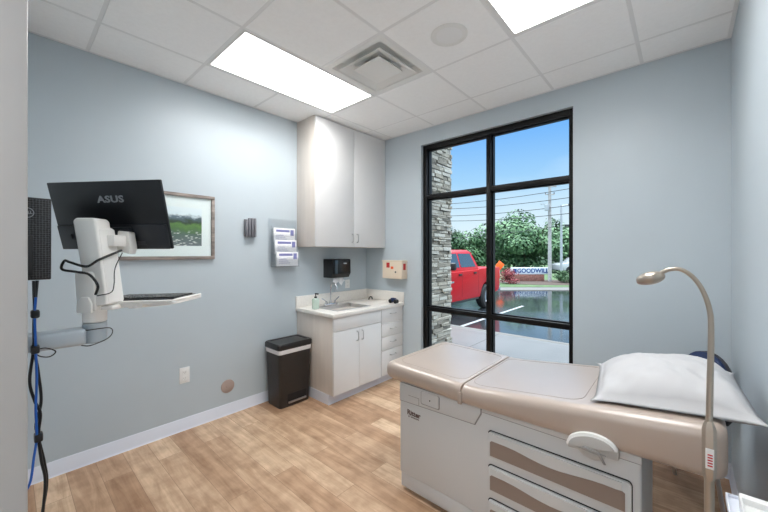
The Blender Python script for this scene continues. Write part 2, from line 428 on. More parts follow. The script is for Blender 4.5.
b.box(DX0-.04, DX0, YD-.16, YD, 0, 2.17, .003).box(DX1, DX1+.03, YD-.16, YD, 0, 2.17, .003).box(DX0, DX1, YD-.16, YD, 2.13, 2.17, .003)
struct(b.build('trim_1', 'jamb', origin=False))
# hallway behind the doorway
b = B(); b.box(XA-.12, 1.2, YD-1.75, YD-.13, -.12, 0)
struct(b.build('floor_hallway', 'floor', origin=False, smooth=False))
b = B(); b.box(-2.2, 1.2, -1.85, -1.73, 0, 2.9).box(1.2, 1.3, -1.85, YD-.13, 0, 2.9).box(-2.3, -2.2, -1.85, YD-.13, 0, 2.9)
struct(b.build('wall_hallway', 'hall', origin=False, smooth=False))
struct(B().box(-2.3, 1.3, -1.85, YD-.13, 2.75, 2.9).build('ceiling_hallway', 'ceil', origin=False, smooth=False))
# ceiling
T = .6096; GX0, GY0 = -2.668, .985
gx = [GX0+T*i for i in range(0, 5)]; gy = [GY0+T*j for j in range(-1, 4)]
xs = [XA]+gx+[XC]; ys = [YD]+gy+[YB]
lights = {(1, 2): 0, (1, 3): 0, (4, 2): 1, (4, 3): 1}   # cell index -> fixture
ventcell = (2, 3); spkcell = (3, 3)
bt = B(); g = .011
for i in range(len(xs)-1):
    for j in range(len(ys)-1):
        if (i, j) in lights or (i, j) == ventcell: continue
        bt.box(xs[i]+(g if i else 0), xs[i+1]-(g if i < len(xs)-2 else 0), ys[j]+(g if j else 0), ys[j+1]-(g if j < len(ys)-2 else 0), H+.001, H+.016, .0012, seg=1)
ceil = struct(bt.build('ceiling', 'ceil', origin=False))
bg = B()
for x in gx: bg.box(x-.012, x+.012, YD, YB, H+.002, H+.04)
for y in gy:
    if abs(y-gy[2]) < .01:
        for a, c in ((XA, gx[0]), (gx[1], gx[3]), (gx[4], XC)): bg.box(a, c, y-.0115, y+.0115, H+.0025, H+.04)
    else: bg.box(XA, XC, y-.0115, y+.0115, H+.0025, H+.04)
bg.box(XA, XA+.02, YD, YB, H-.001, H+.003).box(XC-.02, XC, YD, YB, H-.001, H+.003).box(XA, XC, YB-.02, YB, H-.0012, H+.003)
bg.build('ceiling_grid', 'grid', ceil, smooth=False)
struct(B().box(XA-.15, XC+.12, YD-.13, YB+.2, H+.2, H+.3).build('ceiling_deck', 'ceil', origin=False, smooth=False))
LAMP_W = 8.2
def fixture(x0, y0, label):
    t = thing('ceiling_light', label, 'light', (x0+T/2, y0+T, H), 0, 'fluorescent ceiling panels')
    x1, y1 = x0+T, y0+2*T; e = .012; w = .018
    fb = B()
    fb.box(x0+e, x0+e+w, y0+e, y1-e, H, H+.05, .001).box(x1-e-w, x1-e, y0+e, y1-e, H, H+.05, .001)
    fb.box(x0+e+w, x1-e-w, y0+e, y0+e+w, H, H+.05, .001).box(x0+e+w, x1-e-w, y1-e-w, y1-e, H, H+.05, .001)
    fb.box(x0+e, x1-e, y0+e, y1-e, H+.05, H+.06)
    fb.build('frame', 'white', t)
    B().box(x0+e+w, x1-e-w, y0+e+w, y1-e-w, H+.004, H+.008).build('diffuser', 'emit', t, smooth=False)
    la = bpy.data.lights.new('lamp', 'AREA'); la.shape = 'RECTANGLE'; la.size = T-.07; la.size_y = 2*T-.07; la.energy = LAMP_W; la.spread = R(150); la.color = (1, .995, .985)
    lo = bpy.data.objects.new('lamp', la); C.objects.link(lo); lo.parent = t; lo.location = (0, 0, .045)
fixture(gx[0], gy[1], 'lit rectangular ceiling panel beside the white wall cabinet')
fixture(gx[3], gy[1], 'lit rectangular ceiling panel nearer the right wall, past the round speaker')
# vent
vx, vy = gx[1]+T/2, gy[2]+T/2
t = thing('ceiling_vent', 'square white louvered air vent between the light panel and the speaker', 'vent', (vx, vy, H))
def sqring(bb, r0, z0, r1, z1, th=.003):
    """square funnel ring from half size r0 at z0 to r1 at z1"""
    o = []
    for r, z in ((r0, z0), (r1, z1), (r1, z1+th), (r0, z0+th)):
        o.append([(vx-r, vy-r, z), (vx+r, vy-r, z), (vx+r, vy+r, z), (vx-r, vy+r, z)])
    vs = [p for q in o for p in q]; fs = []
    for a in range(4):
        c = (a+1) % 4
        for k in range(4): fs.append((a*4+k, a*4+(k+1) % 4, c*4+(k+1) % 4, c*4+k))
    bb.quads(vs, fs)
vb = B(); sqring(vb, .293, H+.001, .25, H-.001); sqring(vb, .25, H-.001, .2, H+.05)
vb.build('frame', 'white', t)
vb = B(); sqring(vb, .212, H-.012, .135, H+.03); vb.build('louver', 'white', t)
vb = B(); sqring(vb, .135, H-.006, .09, H+.03); vb.build('louver', 'white', t)
vb = B(); vb.prism([(vx-.085, vy-.085), (vx+.085, vy-.085), (vx+.085, vy+.085), (vx-.085, vy+.085)], 'z', H+.004, H+.01); sqring(vb, .085, H+.004, .135, H-.008)
vb.build('center_plate', 'white', t)
vb = B(); sqring(vb, .292, H+.05, .05, H+.05); vb.build('plenum', 'white', t)
vb = B(); vb.box(vx-.12, vx+.12, vy-.12, vy+.12, H+.1, H+.12); vb.build('duct', 'dark', t)
# speaker
sx, sy = gx[2]+T/2+.012, gy[2]+T/2+.005
t = thing('ceiling_speaker', 'round white speaker grille set in a ceiling tile', 'speaker', (sx, sy, H))
B().lathe([(.098, 0), (.118, 0), (.118, -.003), (.112, -.006), (.1, -.006), (.098, -.004)], (sx, sy, H+.001), 48).build('ring', 'white', t)
B().lathe([(.001, -.006), (.06, -.0055), (.098, -.003), (.098, .0)], (sx, sy, H+.001), 48).build('grille', 'spk', t)

# baseboards (cove vinyl)
def cove(z=.102): return [(0, 0), (.012, 0), (.008, .004), (.0045, .012), (.004, z-.003), (.002, z), (0, z)]
struct(B().prism([(XA+a, c) for a, c in cove()], 'y', YD, 2.09).build('baseboard_left', 'base', origin=False))
def cove_x(y, x0, x1): return B().prism([(y-a, c) for a, c in cove()], 'x', x0, x1)
struct(cove_x(YB, -2.47, WX0).build('baseboard_back', 'base', origin=False))
struct(cove_x(YB, WX1, XC).build('baseboard_back_right', 'base', origin=False))
struct(B().prism([(XC-a, c) for a, c in cove()], 'y', YD, YB-.012).build('baseboard_right', 'base', origin=False))

# ------------------------------------------------------------------ window
win = thing('window_1', '', '', ((WX0+WX1)/2, YB+.1, WZ0), kind='structure')
FY0, FY1 = YB+.043, YB+.155; MX0, MX1 = -1.475, -1.428
b = B()
b.box(WX0, WX0+.048, FY0, FY1, WZ0, WZ1, .002).box(WX1-.036, WX1, FY0, FY1, WZ0, WZ1, .002)
b.box(WX0+.048, WX1-.036, FY0, FY1, WZ1-.05, WZ1, .002).box(WX0+.048, WX1-.036, FY0, FY1, WZ0, WZ0+.07, .002)
b.build('window_frame', 'frameblk', win)
B().box(MX0, MX1, FY0+.001, FY1-.001, WZ0+.07, WZ1-.05, .002).build('mullion', 'frameblk', win)
TR = [(2.095, 2.14), (.825, .868)]
for z0, z1 in TR:
    for a, c in ((WX0+.048, MX0), (MX1, WX1-.036)):
        B().box(a, c, FY0+.0015, FY1-.002, z0, z1, .002).build('rail', 'frameblk', win)
zs = [WZ0+.07, .825, .868, 2.095, 2.14, WZ1-.05]
# glazing stops set back inside each opening, and the panes
for a, c in ((WX0+.048, MX0), (MX1, WX1-.036)):
    for k in (0, 2, 4):
        z0, z1 = zs[k], zs[k+1]; s_ = B(); yy0, yy1 = FY0+.035, FY0+.075
        s_.box(a, a+.012, yy0, yy1, z0, z1).box(c-.012, c, yy0, yy1, z0, z1).box(a+.012, c-.012, yy0, yy1, z0, z0+.012).box(a+.012, c-.012, yy0, yy1, z1-.012, z1)
        s_.build('glazing_stop', 'frameblk', win, smooth=False)
        B().box(a+.01, c-.01, FY0+.05, FY0+.056, z0+.01, z1-.01).build('pane', 'glass', win, smooth=False)

# ------------------------------------------------------------------ wall cabinet (up to the ceiling)
CY0 = 2.085; UX = -2.782; UZ = 1.545
t = thing('wall_cabinet', 'tall white two-door wall cabinet reaching the ceiling above the sink', 'cabinet', ((XA+UX)/2, (CY0+YB)/2, UZ))
B().box(XA+.001, UX-.02, CY0, YB-.002, UZ, H-.002, .001).build('body', 'cabside', t)
for a, c in ((CY0+.001, 2.6175), (2.6205, YB-.004)):
    dr = B().box(UX-.018, UX, a, c, UZ+.002, H-.012, .0015).build('door', 'cab', t)
    hy = 2.581 if a < 2.5 else 2.66
    B().tube(smoothpath([(UX, hy, 1.6), (UX+.022, hy, 1.604), (UX+.028, hy, 1.62), (UX+.028, hy, 1.672), (UX+.022, hy, 1.688), (UX, hy, 1.692)], 4), .0045, 8).build('handle', 'steel', dr)

# ------------------------------------------------------------------ base cabinets
BX = -2.502
def pull(parent, y, z0, z1, vertical=True):
    if vertical: p = [(BX, y, z0), (BX+.022, y, z0+.004), (BX+.028, y, z0+.02), (BX+.028, y, z1-.02), (BX+.022, y, z1-.004), (BX, y, z1)]
    else: p = [(BX, y-.048, z0), (BX+.022, y-.045, z0), (BX+.028, y-.03, z0), (BX+.028, y+.03, z0), (BX+.022, y+.045, z0), (BX, y+.048, z0)]
    B().tube(smoothpath(p, 4), .0045, 8).build('handle', 'steel', parent)
t = thing('sink_base_cabinet', 'white sink base cabinet with two doors under the counter', 'cabinet', (-2.8, 2.43, 0))
b = B(); b.box(XA+.002, BX-.02, CY0, 2.766, .1, .857, .001); b.box(XA+.002, BX-.075, CY0+.0, 2.766, 0, .1)
b.build('body', 'cabside', t)
B().box(BX-.075, BX-.069, CY0-.005, 2.766, 0, .1).box(XA+.013, BX-.069, CY0-.005, CY0, 0, .1).build('toe_kick', 'base', t, smooth=False)
B().box(BX-.018, BX, CY0+.001, 2.764, .717, .853, .0015).build('false_drawer_front', 'cab', t)
for a, c, hy in ((CY0+.001, 2.424, 2.39), (2.427, 2.764, 2.462)):
    d = B().box(BX-.018, BX, a, c, .103, .712, .0015).build('door', 'cab', t)
    pull(d, hy, .585, .68)
t = thing('drawer_base_cabinet', 'narrow white base cabinet with four drawers beside the window wall', 'cabinet', (-2.8, 2.95, 0))
b = B(); b.box(XA+.002, BX-.02, 2.768, YB-.002, .1, .857, .001); b.box(XA+.002, BX-.075, 2.768, YB-.002, 0, .1)
b.build('body', 'cabside', t)
B().box(BX-.075, BX-.069, 2.768, YB-.002, 0, .1).build('toe_kick', 'base', t, smooth=False)
dz = [.853, .684, .533, .383, .103]
for k in range(4):
    d = B().box(BX-.018, BX, 2.772, YB-.006, dz[k+1]+.004, dz[k], .0015).build('drawer', 'cab', t)
    pull(d, 2.96, dz[k]-.062, 0, False)

# worktop with a sink cut-out
SX0, SX1, SY0, SY1 = -2.96, -2.60, 2.22, 2.68
CT = .893
t = thing('countertop', 'cream laminate countertop with low backsplash along two walls', 'countertop', (-2.8, 2.6, .857))
b = B(); E0, E1 = CY0-.018, YB-.001; CX1 = BX+.022
b.box(XA, SX0, E0, E1, .857, CT, .002).box(SX1, CX1, E0, E1, .857, CT, .002)
b.box(SX0, SX1, E0, SY0, .857, CT, .002).box(SX0, SX1, SY1, E1, .857, CT, .002)
b.build('worktop', 'counter', t)
b = B(); b.box(XA, XA+.019, E0, E1, CT, 1.013, .002).box(XA+.019, CX1, YB-.02, YB-.001, CT, 1.013, .002)
b.build('backsplash', 'counter', t)
t = thing('sink', 'small stainless steel drop-in sink with drain', 'sink', (-2.78, 2.56, .74))
b = B()
r = .012
b.box(SX0-r, SX0+.05, SY0-r, SY1+r, CT, CT+.004, .001).box(SX1-.012, SX1+r, SY0-r, SY1+r, CT, CT+.004, .001)
b.box(SX0+.05, SX1-.012, SY0-r, SY0+.012, CT, CT+.004, .001).box(SX0+.05, SX1-.012, SY1-.012, SY1+r, CT, CT+.004, .001)
b.build('rim', 'steel', t)
b = B(); zb = CT-.14; ix0, ix1, iy0, iy1 = SX0+.05, SX1-.012, SY0+.012, SY1-.012
b.box(ix0-.003, ix0, iy0, iy1, zb, CT).box(ix1, ix1+.003, iy0, iy1, zb, CT).box(ix0, ix1, iy0-.003, iy0, zb, CT).box(ix0, ix1, iy1, iy1+.003, zb, CT).box(ix0, ix1, iy0, iy1, zb-.003, zb)
b.build('bowl', 'steel', t)
B().lathe([(.001, .004), (.02, .002), (.038, .003), (.042, 0)], ((ix0+ix1)/2, (iy0+iy1)/2, zb), 24).build('drain', 'nickel', t)
# faucet
fx, fy = -2.93, 2.40; fz = CT+.004
t = thing('faucet', 'chrome gooseneck faucet with two wing handles', 'faucet', (fx, fy, fz))
b = B(); b.box(fx-.022, fx+.025, fy-.085, fy+.085, fz, fz+.028, .008, seg=3); b.build('base_plate', 'chrome', t)
pts = [(fx, fy, fz+.02), (fx, fy, fz+.2)]+[(fx+.05-.05*math.cos(a), fy, fz+.2+.05*math.sin(a)) for a in [math.pi*k/8 for k in range(1, 9)]]+[(fx+.1, fy, fz+.17)]
b = B(); b.tube(pts, .0085, 12); b.cyl((fx, fy, fz+.02), .016, .03); b.build('spout', 'chrome', t)
for s in (-1, 1):
    b = B(); b.cyl((fx, fy+s*.062, fz+.02), .014, .03, bev=.003)
    b.prism([(fy+s*.055, fz+.048), (fy+s*.066, fz+.047), (fy+s*.125, fz+.083), (fy+s*.118, fz+.09)], 'x', fx-.008, fx+.008, .003)
    b.build('handle', 'chrome', t)
# soap bottle
px_, py_ = -2.87, 2.15
t = thing('soap_bottle', 'pale green hand soap pump bottle beside the faucet', 'bottle', (px_, py_, CT))
B().box(px_-.024, px_+.024, py_-.036, py_+.036, CT, CT+.115, .014, seg=3).build('bottle', 'soap', t)
b = B(); b.cyl((px_, py_, CT+.113), .014, .02, bev=.002); b.cyl((px_, py_, CT+.13), .005, .03)
b.box(px_-.008, px_+.045, py_-.008, py_+.008, CT+.155, CT+.168, .004); b.build('pump', 'blackp', t)
# counter odds and ends
b = B(); b.tube([(-2.912+.0*k, 3.02+.03*math.cos(math.pi*k/10), CT+.008+.035*math.sin(math.pi*k/10)) for k in range(11)], .007, 8)
tag(b.build('black_hook', 'blackp'), 'small black arched hook standing on the counter near the corner', 'hook')
t = thing('counter_gadget', 'small black and navy gadget at the window end of the counter', 'gadget', (-2.53, 3.02, CT))
for dx in (-.038, .038): b = B(); b.cyl((-2.53+dx, 2.985, CT+.024), .024, .05, 'y', 20, bev=.005); b.build('wheel', 'blackp', t)
B().box(-2.565, -2.495, 2.99, 3.03, CT+.02, CT+.062, .01).build('body', 'navy', t)

# ------------------------------------------------------------------ on the left wall
def plate(y0, y1, z0, z1, label, dup_=True):
    t = thing('wall_outlet', label, 'outlet', (XA, (y0+y1)/2, z0))
    B().box(XA, XA+.006, y0, y1, z0, z1, .002).build('cover_plate', 'white', t)
    ym = (y0+y1)/2; zm = (z0+z1)/2; q = (z1-z0)*.19
    for s in (-1, 1):
        s_ = B().prism([(ym+a, zm+s*q+c) for a, c in rrect(-.017, .017, -q*.72, q*.72, .006)], 'x', XA+.005, XA+.0085).build('socket', 'white', t)
        k = B(); k.box(XA+.0084, XA+.0088, ym-.008, ym-.006, zm+s*q-.004, zm+s*q+.006).box(XA+.0084, XA+.0088, ym+.006, ym+.008, zm+s*q-.004, zm+s*q+.006).cyl((XA+.0084, ym, zm+s*q-.008), .002, .0004, 'x', 8)
        k.build('slots', 'gap', s_)
plate(.951, 1.029, .395, .525, 'white duplex outlet low on the blue wall left of the round plate')
plate(2.775, 2.85, 1.045, 1.15, 'white outlet above the counter just under the paper towel dispenser')
b = B(); b.tube([(XA, 1.347, .262), (XA+.004, 1.347, .262), (XA+.007, 1.347, .262)], [.06, .06, .054], 36)
b.tube([(XA+.006, 1.347, .262), (XA+.009, 1.347, .262)], [.016, .013], 16)
tag(b.build('round_wall_plate', 'tan'), 'round tan cover plate low on the blue wall near the bin', 'cover plate')
# ribbed grey holder
t = thing('wall_hook_panel', 'small dark grey ribbed hook panel between the picture and the leaflet rack', 'hook panel', (XA, 1.55, 1.64))
B().box(XA, XA+.02, 1.497, 1.605, 1.637, 1.8, .003).build('backplate', 'ribg', t)
for k in range(4):
    y = 1.499+.027*k; z1 = 1.812 if k > 0 else 1.79
    B().box(XA+.02, XA+.05, y, y+.02, 1.634, z1, .004).build('fold_down_hook', 'ribg', t)
# leaflet rack
RY0, RY1 = 1.785, 2.04
t = thing('leaflet_rack', 'clear acrylic three-pocket leaflet rack beside the wall cabinet', 'rack', (XA, 1.93, 1.34))
b = B(); b.box(XA, XA+.004, RY0-.035, RY1+.03, 1.335, 1.83); b.build('back_panel', 'acrylic', t, smooth=False)
b = B()
for k in range(3):
    z = 1.345+.122*k; x = XA+.10-.028*k
    b.box(XA+.004, x, RY0-.006, RY1+.006, z-.004, z); b.box(x, x+.003, RY0-.006, RY1+.006, z-.004, z+.09)
b.build('pocket', 'acrylic', t, smooth=False)
for y in (RY0-.009, RY1+.006): B().prism([(XA+.004, 1.335), (XA+.103, 1.335), (XA+.04, 1.74), (XA+.004, 1.76)], 'y', y, y+.003).build('side_panel', 'acrylic', t, smooth=False)
nm = ['bottom pocket', 'middle pocket', 'top pocket']
for k in range(3):
    z = 1.346+.122*k; x = XA+.088-.028*k
    t = thing('leaflet_stack', 'white leaflets with blue printing in the %s of the clear rack' % nm[k], 'leaflets', (x, (RY0+RY1)/2, z), 0, 'leaflet stacks in the wall rack')
    B().box(x-.012, x+.006, RY0+.004, RY1-.004, z, z+.145, .001).build('paper', 'paper', t)
    b = B(); b.box(x+.006, x+.0068, RY0+.03, RY1-.07, z+.105, z+.128).box(x+.006, x+.0068, RY1-.06, RY1-.02, z+.07, z+.13)
    for q in range(3): b.box(x+.006, x+.0066, RY0+.03, RY1-.1-.02*q, z+.03+.02*q, z+.034+.02*q)
    b.build('printing', 'blueink', t, smooth=False)
# picture
PY0, PY1, PZ0, PZ1 = .47, 1.225, 1.425, 1.975
t = thing('framed_picture', 'landscape print in a grey weathered wood frame behind the monitor', 'picture', (XA, .85, PZ0))
b = B(); w = .028
b.box(XA, XA+.026, PY0, PY1, PZ1-w, PZ1, .003).box(XA, XA+.026, PY0, PY1, PZ0, PZ0+w, .003)
b.box(XA, XA+.026, PY0, PY0+w, PZ0+w, PZ1-w, .003).box(XA, XA+.026, PY1-w, PY1, PZ0+w, PZ1-w, .003)
b.build('frame', 'frame', t)
B().box(XA, XA+.012, PY0+w, PY1-w, PZ0+w, PZ1-w).build('mat_board', 'matte', t, smooth=False)
B().box(XA+.012, XA+.013, .58, 1.12, 1.54, 1.86).build('print', 'art', t, smooth=False)
B().box(XA+.017, XA+.019, PY0+w, PY1-w, PZ0+w, PZ1-w).build('glass', 'glass', t, smooth=False)
# paper towel dispenser
t = thing('paper_towel_dispenser', 'black paper towel dispenser over the sink', 'dispenser', (XA, 2.66, 1.19))
def tapered(b, y0, y1, z0, z1, d0, d1, cut=.05, m=None):
    b.prism([(XA, z0), (XA+d0, z0), (XA+d1, z0+cut), (XA+d1, z1-.01), (XA+d1-.012, z1), (XA, z1)], 'y', y0, y1, .006, m=m)
b = B(); tapered(b, 2.44, 2.715, 1.195, 1.41, .14, .17); b.build('cover', 'blackg', t)
B().box(XA+.168, XA+.172, 2.475, 2.515, 1.24, 1.395, .001).build('window_strip', 'tglass', t)
b = B(); mtx = Matrix.Translation((XA+.1705, 2.68, 1.365)) @ Matrix.Rotation(R(90), 4, 'Z') @ Matrix.Rotation(R(90), 4, 'X')
b.ell((XA+.171, 2.625, 1.36), (.002, .03, .008), sub=2); b.build('logo', 'signw', t)
b = B(); n = 10; vs = []; fs = []
for i in range(n+1):
    for j in range(7):
        y = 2.50+.16*i/n; v = j/6; z = 1.2-.075*v*(1+.35*math.sin(i*1.1)); x = XA+.095+.012*math.sin(i*2.1+j)+.02*v
        vs.append((x, y, z))
for i in range(n):
    for j in range(6): a = i*7+j; fs.append((a, a+7, a+8, a+1))
b.quads(vs, fs); ts = b.build('towel_sheet', 'paper', t)
ts.modifiers.new('thickness', 'SOLIDIFY').thickness = .002
# sharps container on the window wall
t = thing('sharps_container', 'beige wall-mounted sharps box with red and orange stickers', 'sharps container', (-2.63, YB, 1.155))
SXa, SXb, SYf = -2.735, -2.435, YB-.11
B().box(SXa, SXb, SYf, YB, 1.175, 1.375, .006).build('box', 'beige', t)
B().box(SXa-.004, SXb+.004, SYf-.005, YB, 1.375, 1.392, .003).build('lid', 'beige', t)
b = B(); b.box(-2.668, -2.618, SYf-.001, SYf+.001, 1.305, 1.365); b.build('red_label', 'red', t, smooth=False)
b = B(); b.box(-2.60, -2.56, SYf-.001, SYf+.001, 1.29, 1.32)
b.build('orange_label', 'orange', t, smooth=False)
B().box(SXb-.001, SXb+.001, SYf+.03, SYf+.075, 1.28, 1.355).build('side_label', 'red', t, smooth=False)
B().cyl((-2.525, SYf-.006, 1.255), .01, .008, 'y', 16).build('lock', 'dgrey', t)

# ------------------------------------------------------------------ step bin
t = thing('step_bin', 'black rectangular pedal bin with white liner beside the cabinet', 'bin', (-2.96, 1.89, 0))
def rring(cx, cy, hx, hy, z, r=.03, n=4): return [(cx+a, cy+c, z) for a, c in rrect(-hx, hx, -hy, hy, r, n)]
def loft(b, rings, m=None):
    n = len(rings[0]); vs = [p for q in rings for p in q]; fs = []
    for i in range(len(rings)-1):
        for k in range(n): fs.append((i*n+k, i*n+(k+1) % n, (i+1)*n+(k+1) % n, (i+1)*n+k))
    fs.append(tuple(range(n))[::-1]); fs.append(tuple((len(rings)-1)*n+k for k in range(n)))
    return b.quads(vs, fs, m)
bcx, bcy = -2.955, 1.885
b = B(); loft(b, [rring(bcx, bcy, .115, .165, .0), rring(bcx, bcy, .118, .168, .012), rring(bcx-.002, bcy, .128, .182, .535)])
b.build('body', 'binp', t)
b = B(); loft(b, [rring(bcx-.002, bcy, .131, .185, .515), rring(bcx-.002, bcy, .134, .187, .53), rring(bcx-.002, bcy, .134, .187, .562), rring(bcx-.002, bcy, .128, .18, .57)])
b.build('liner', 'liner', t)
b = B(); loft(b, [rring(bcx-.002, bcy, .133, .188, .555), rring(bcx-.002, bcy, .138, .194, .562), rring(bcx-.002, bcy, .138, .194, .6), rring(bcx-.002, bcy, .130, .186, .612), rring(bcx-.002, bcy, .105, .16, .612), rring(bcx-.002, bcy, .1, .155, .606)])
b.build('lid', 'lidp', t)
b = B(); b.box(bcx+.108, bcx+.1225, bcy-.09, bcy+.12, .03, .12, .004); b.build('pedal_recess', 'gap', t)
b = B(); b.box(bcx+.105, bcx+.135, bcy-.085, bcy+.115, .035, .052, .003); b.build('pedal', 'steel', t)

# ------------------------------------------------------------------ exam table
TY = 1.643; t = thing('exam_table', 'long beige padded medical exam table with three taupe-fronted drawers', 'exam table', (-.7, 1.95, 0))
TB = 2.25
b = B(); b.box(-1.33, -.12, TY, TB, .11, .672, .012, seg=3); b.build('cabinet_body', 'table', t)
b = B(); b.box(-1.322, -.126, TY+.005, TB-.01, .025, .112, .006); 
for x in (-1.25, -.2): 
    for y in (TY+.07, TB-.08): b.cyl((x, y, 0), .03, .03)
b.build('plinth', 'table', t)
# upper trim panel with its slanted end
b = B(); pz = [(-1.326, .561), (-.824, .577), (-.79, .643), (-.79, .67), (-1.326, .67)]
b.prism([(-1.328, .557), (-.818, .573), (-.782, .641), (-.782, .672), (-1.328, .672)], 'y', TY-.0008, TY+.004, m='groove')
b.prism(pz, 'y', TY-.0022, TY+.004, .0008, m='table')
b.build('upper_panel', None, t)
b = B(); b.box(-.78, -.122, TY-.0009, TY+.003, .652, .655, m='groove').box(-.78, -.121, TY-.002, TY+.003, .655, .684, .0008, m='table'); b.build('top_flange', None, t)
b = B(); b.prism(rrect(-1.165, -1.035, .583, .66, .01), 'y', TY-.004, TY, m='groove'); b.prism(rrect(-1.161, -1.042, .588, .66, .009), 'y', TY-.006, TY, m='table')
b.prism(rrect(-1.135, -1.065, .603, .635, .006), 'y', TY-.007, TY, m='table'); b.cyl((-1.1, TY-.009, .62), .004, .003, 'y', 10, 'gap')
b.box(-1.26, -1.18, TY-.003, TY, .606, .6085, m='groove').box(-1.183, -1.18, TY-.003, TY, .565, .608, m='groove')
b.build('control_plate', None, t)
b = B(); textmesh(b, 'Ritter', .042, Matrix.Translation((-1.221, TY-.0006, .502)) @ Matrix.Rotation(R(90), 4, 'X'), None, .0004, .0014, 1.0)
textmesh(b, 'BY MIDMARK', .012, Matrix.Translation((-1.221, TY-.0006, .478)) @ Matrix.Rotation(R(90), 4, 'X'), None, .0004, .0003, 1.2)
b.build('lettering', 'ink', t)
for z0, z1 in ((.442, .572), (.270, .400), (.098, .228)):
    if z0 < .11: z0 = .118
    x0, x1 = -.743, -.152
    b = B(); b.prism(rrect(x0-.0035, x1+.0035, z0-.0035, z1+.005, .018), 'y', TY-.0015, TY+.004, m='gap')
    b.prism(rrect(x0, x1, z0, z1, .016), 'y', TY-.014, TY+.003, .003, m='table')
    d = b.build('drawer', None, t)
    pts = [(x0+.012, z0+.012), (x1-.02, z0+.012)]; top = z1-.046
    k = [(x1-.02, top+.0), (x1-.03, top+.006)]
    for q in range(13):
        u = q/12; x = x1-.05-(x1-x0-.1)*u; k.append((x, top+.004-.02*math.sin(math.pi*min(1, max(0, (u*1.15-.075))))**2))
    k += [(x0+.02, top+.004), (x0+.012, top-.004)]
    B().prism(pts+k, 'y', TY-.0155, TY-.012).build('insert_panel', 'taupe', d)
    # finger lip following the insert's curve
    b = B(); ed = k[1:-1]; b.prism([(a, c+.003) for a, c in ed]+[(ed[-1][0], z1-.006), (ed[0][0], z1-.006)], 'y', TY-.020, TY-.008); b.build('finger_lip', 'table', d)
# cushions: lofted cross-sections along x, rounded
def cushion(name, secs, y0, y1, r, n=6):
    """secs: list of (x, zbottom, ztop, shrink)"""
    b = B(); rings = []
    for x, zb, zt, s in secs:
        rr = min(r, (zt-zb)/2-.001); rings.append([(x, a, c) for a, c in rrect(y0+s, y1-s, zb+s*.6, zt-s*.6, max(.004, rr-s*.3), n)])
    loft(b, rings); return b
def ends(x0, x1, zb, zt, r=.035, k=6):
    o = []
    for i in range(k+1):
        a = math.pi/2*i/k; o.append((x0+r*(1-math.sin(a)), r*(1-math.cos(a))))
    return o
def csecs(x0, x1, zb, zt, r0=.035, r1=.035, mid=8):
    o = []; K = 6
    for i in range(K+1):
        a = math.pi/2*i/K; x = x0+r0*(1-math.cos(a)); o.append((x, r0*(1-math.sin(a))))
    for i in range(1, mid): o.append((x0+r0+(x1-x0-r0-r1)*i/mid, 0))
    for i in range(K+1):
        a = math.pi/2*(1-i/K); x = x1-r1*(1-math.cos(a)); o.append((x, r1*(1-math.sin(a))))
    return [(x, zb(x), zt(x), s) for x, s in o]
f0 = lambda x: .69-(x+1.39)/.51*.017
f1 = lambda x: .792-(x+1.39)/.51*.012
CY_0, CY_1 = 1.598, 2.30
cushion('foot', csecs(-1.418, -.885, f0, f1, .04, .012), CY_0, CY_1, .04).build('foot_cushion', 'vinyl', t)
g0 = lambda x: .672+max(0, (x+.87)/.98)*.022
g1 = lambda x: .779+max(0, (x+.80)/.91)*.107
cushion('back', csecs(-.88, .115, g0, g1, .012, .045, 12), CY_0, CY_1, .045).build('back_cushion', 'vinyl', t)
# stitched piping inset on both cushions
def loopline(x0, x1, y0, y1, zf, r=.06, open_left=False):
    p = []
    for a, c in rrect(x0, x1, y0, y1, r, 6): p.append((a, c, zf(a)+.0003))
    p.append(p[0]); return p
B().tube(loopline(-1.36, -.9, CY_0+.07, CY_1-.07, f1), .0014, 6, cap=False).build('piping', 'seam', t)
B().tube(loopline(-.86, -.33, CY_0+.07, CY_1-.07, g1), .0014, 6, cap=False).build('piping', 'seam', t)
B().box(-.8845, -.8785, CY_0+.012, CY_1-.012, .68, .745).build('hinge_gap', 'seam', t, smooth=False)
b = B(); b.box(-.899, -.874, CY_0-.003, CY_0+.01, .676, .742, .006, mtx=None); b.build('hinge_tab', 'seam', t)
# half-round pivot cover
b = B()
def arc(cx, cz, rx, rz, n=16): return [(cx+rx*math.cos(math.pi*k/n), cz+rz*math.sin(math.pi*k/n)) for k in range(n+1)]
cxh = -.29
def rarc(rx, rz, ang=R(10.6), n=18): return [(-.281+rx*math.cos(math.pi*k/n)*math.cos(ang)-rz*math.sin(math.pi*k/n)*math.sin(ang), .683+rx*math.cos(math.pi*k/n)*math.sin(ang)+rz*math.sin(math.pi*k/n)*math.cos(ang)) for k in range(n+1)]
b.prism(rarc(.092, .06), 'y', 1.583, TY, .003, m='white')
b.prism(rarc(.083, .047), 'y', 1.579, 1.60, .001, m='tabled')
b.prism([(-.37, .668), (-.19, .70), (-.19, .66), (-.37, .65)], 'y', 1.60, TY, .003, m='tabled')
b.prism([(cxh-.05, .665), (cxh+.06, .665), (cxh+.052, .642), (cxh+.02, .632), (cxh-.02, .636)], 'y', 1.594, TY, .004, m='tabled')
b.prism([(cxh-.02, .686), (cxh+.04, .682), (cxh+.062, .64), (cxh+.054, .638), (cxh+.034, .668), (cxh-.024, .672)], 'y', 1.573, 1.58, .002, m='groove')
b.build('pivot_cover', None, t)

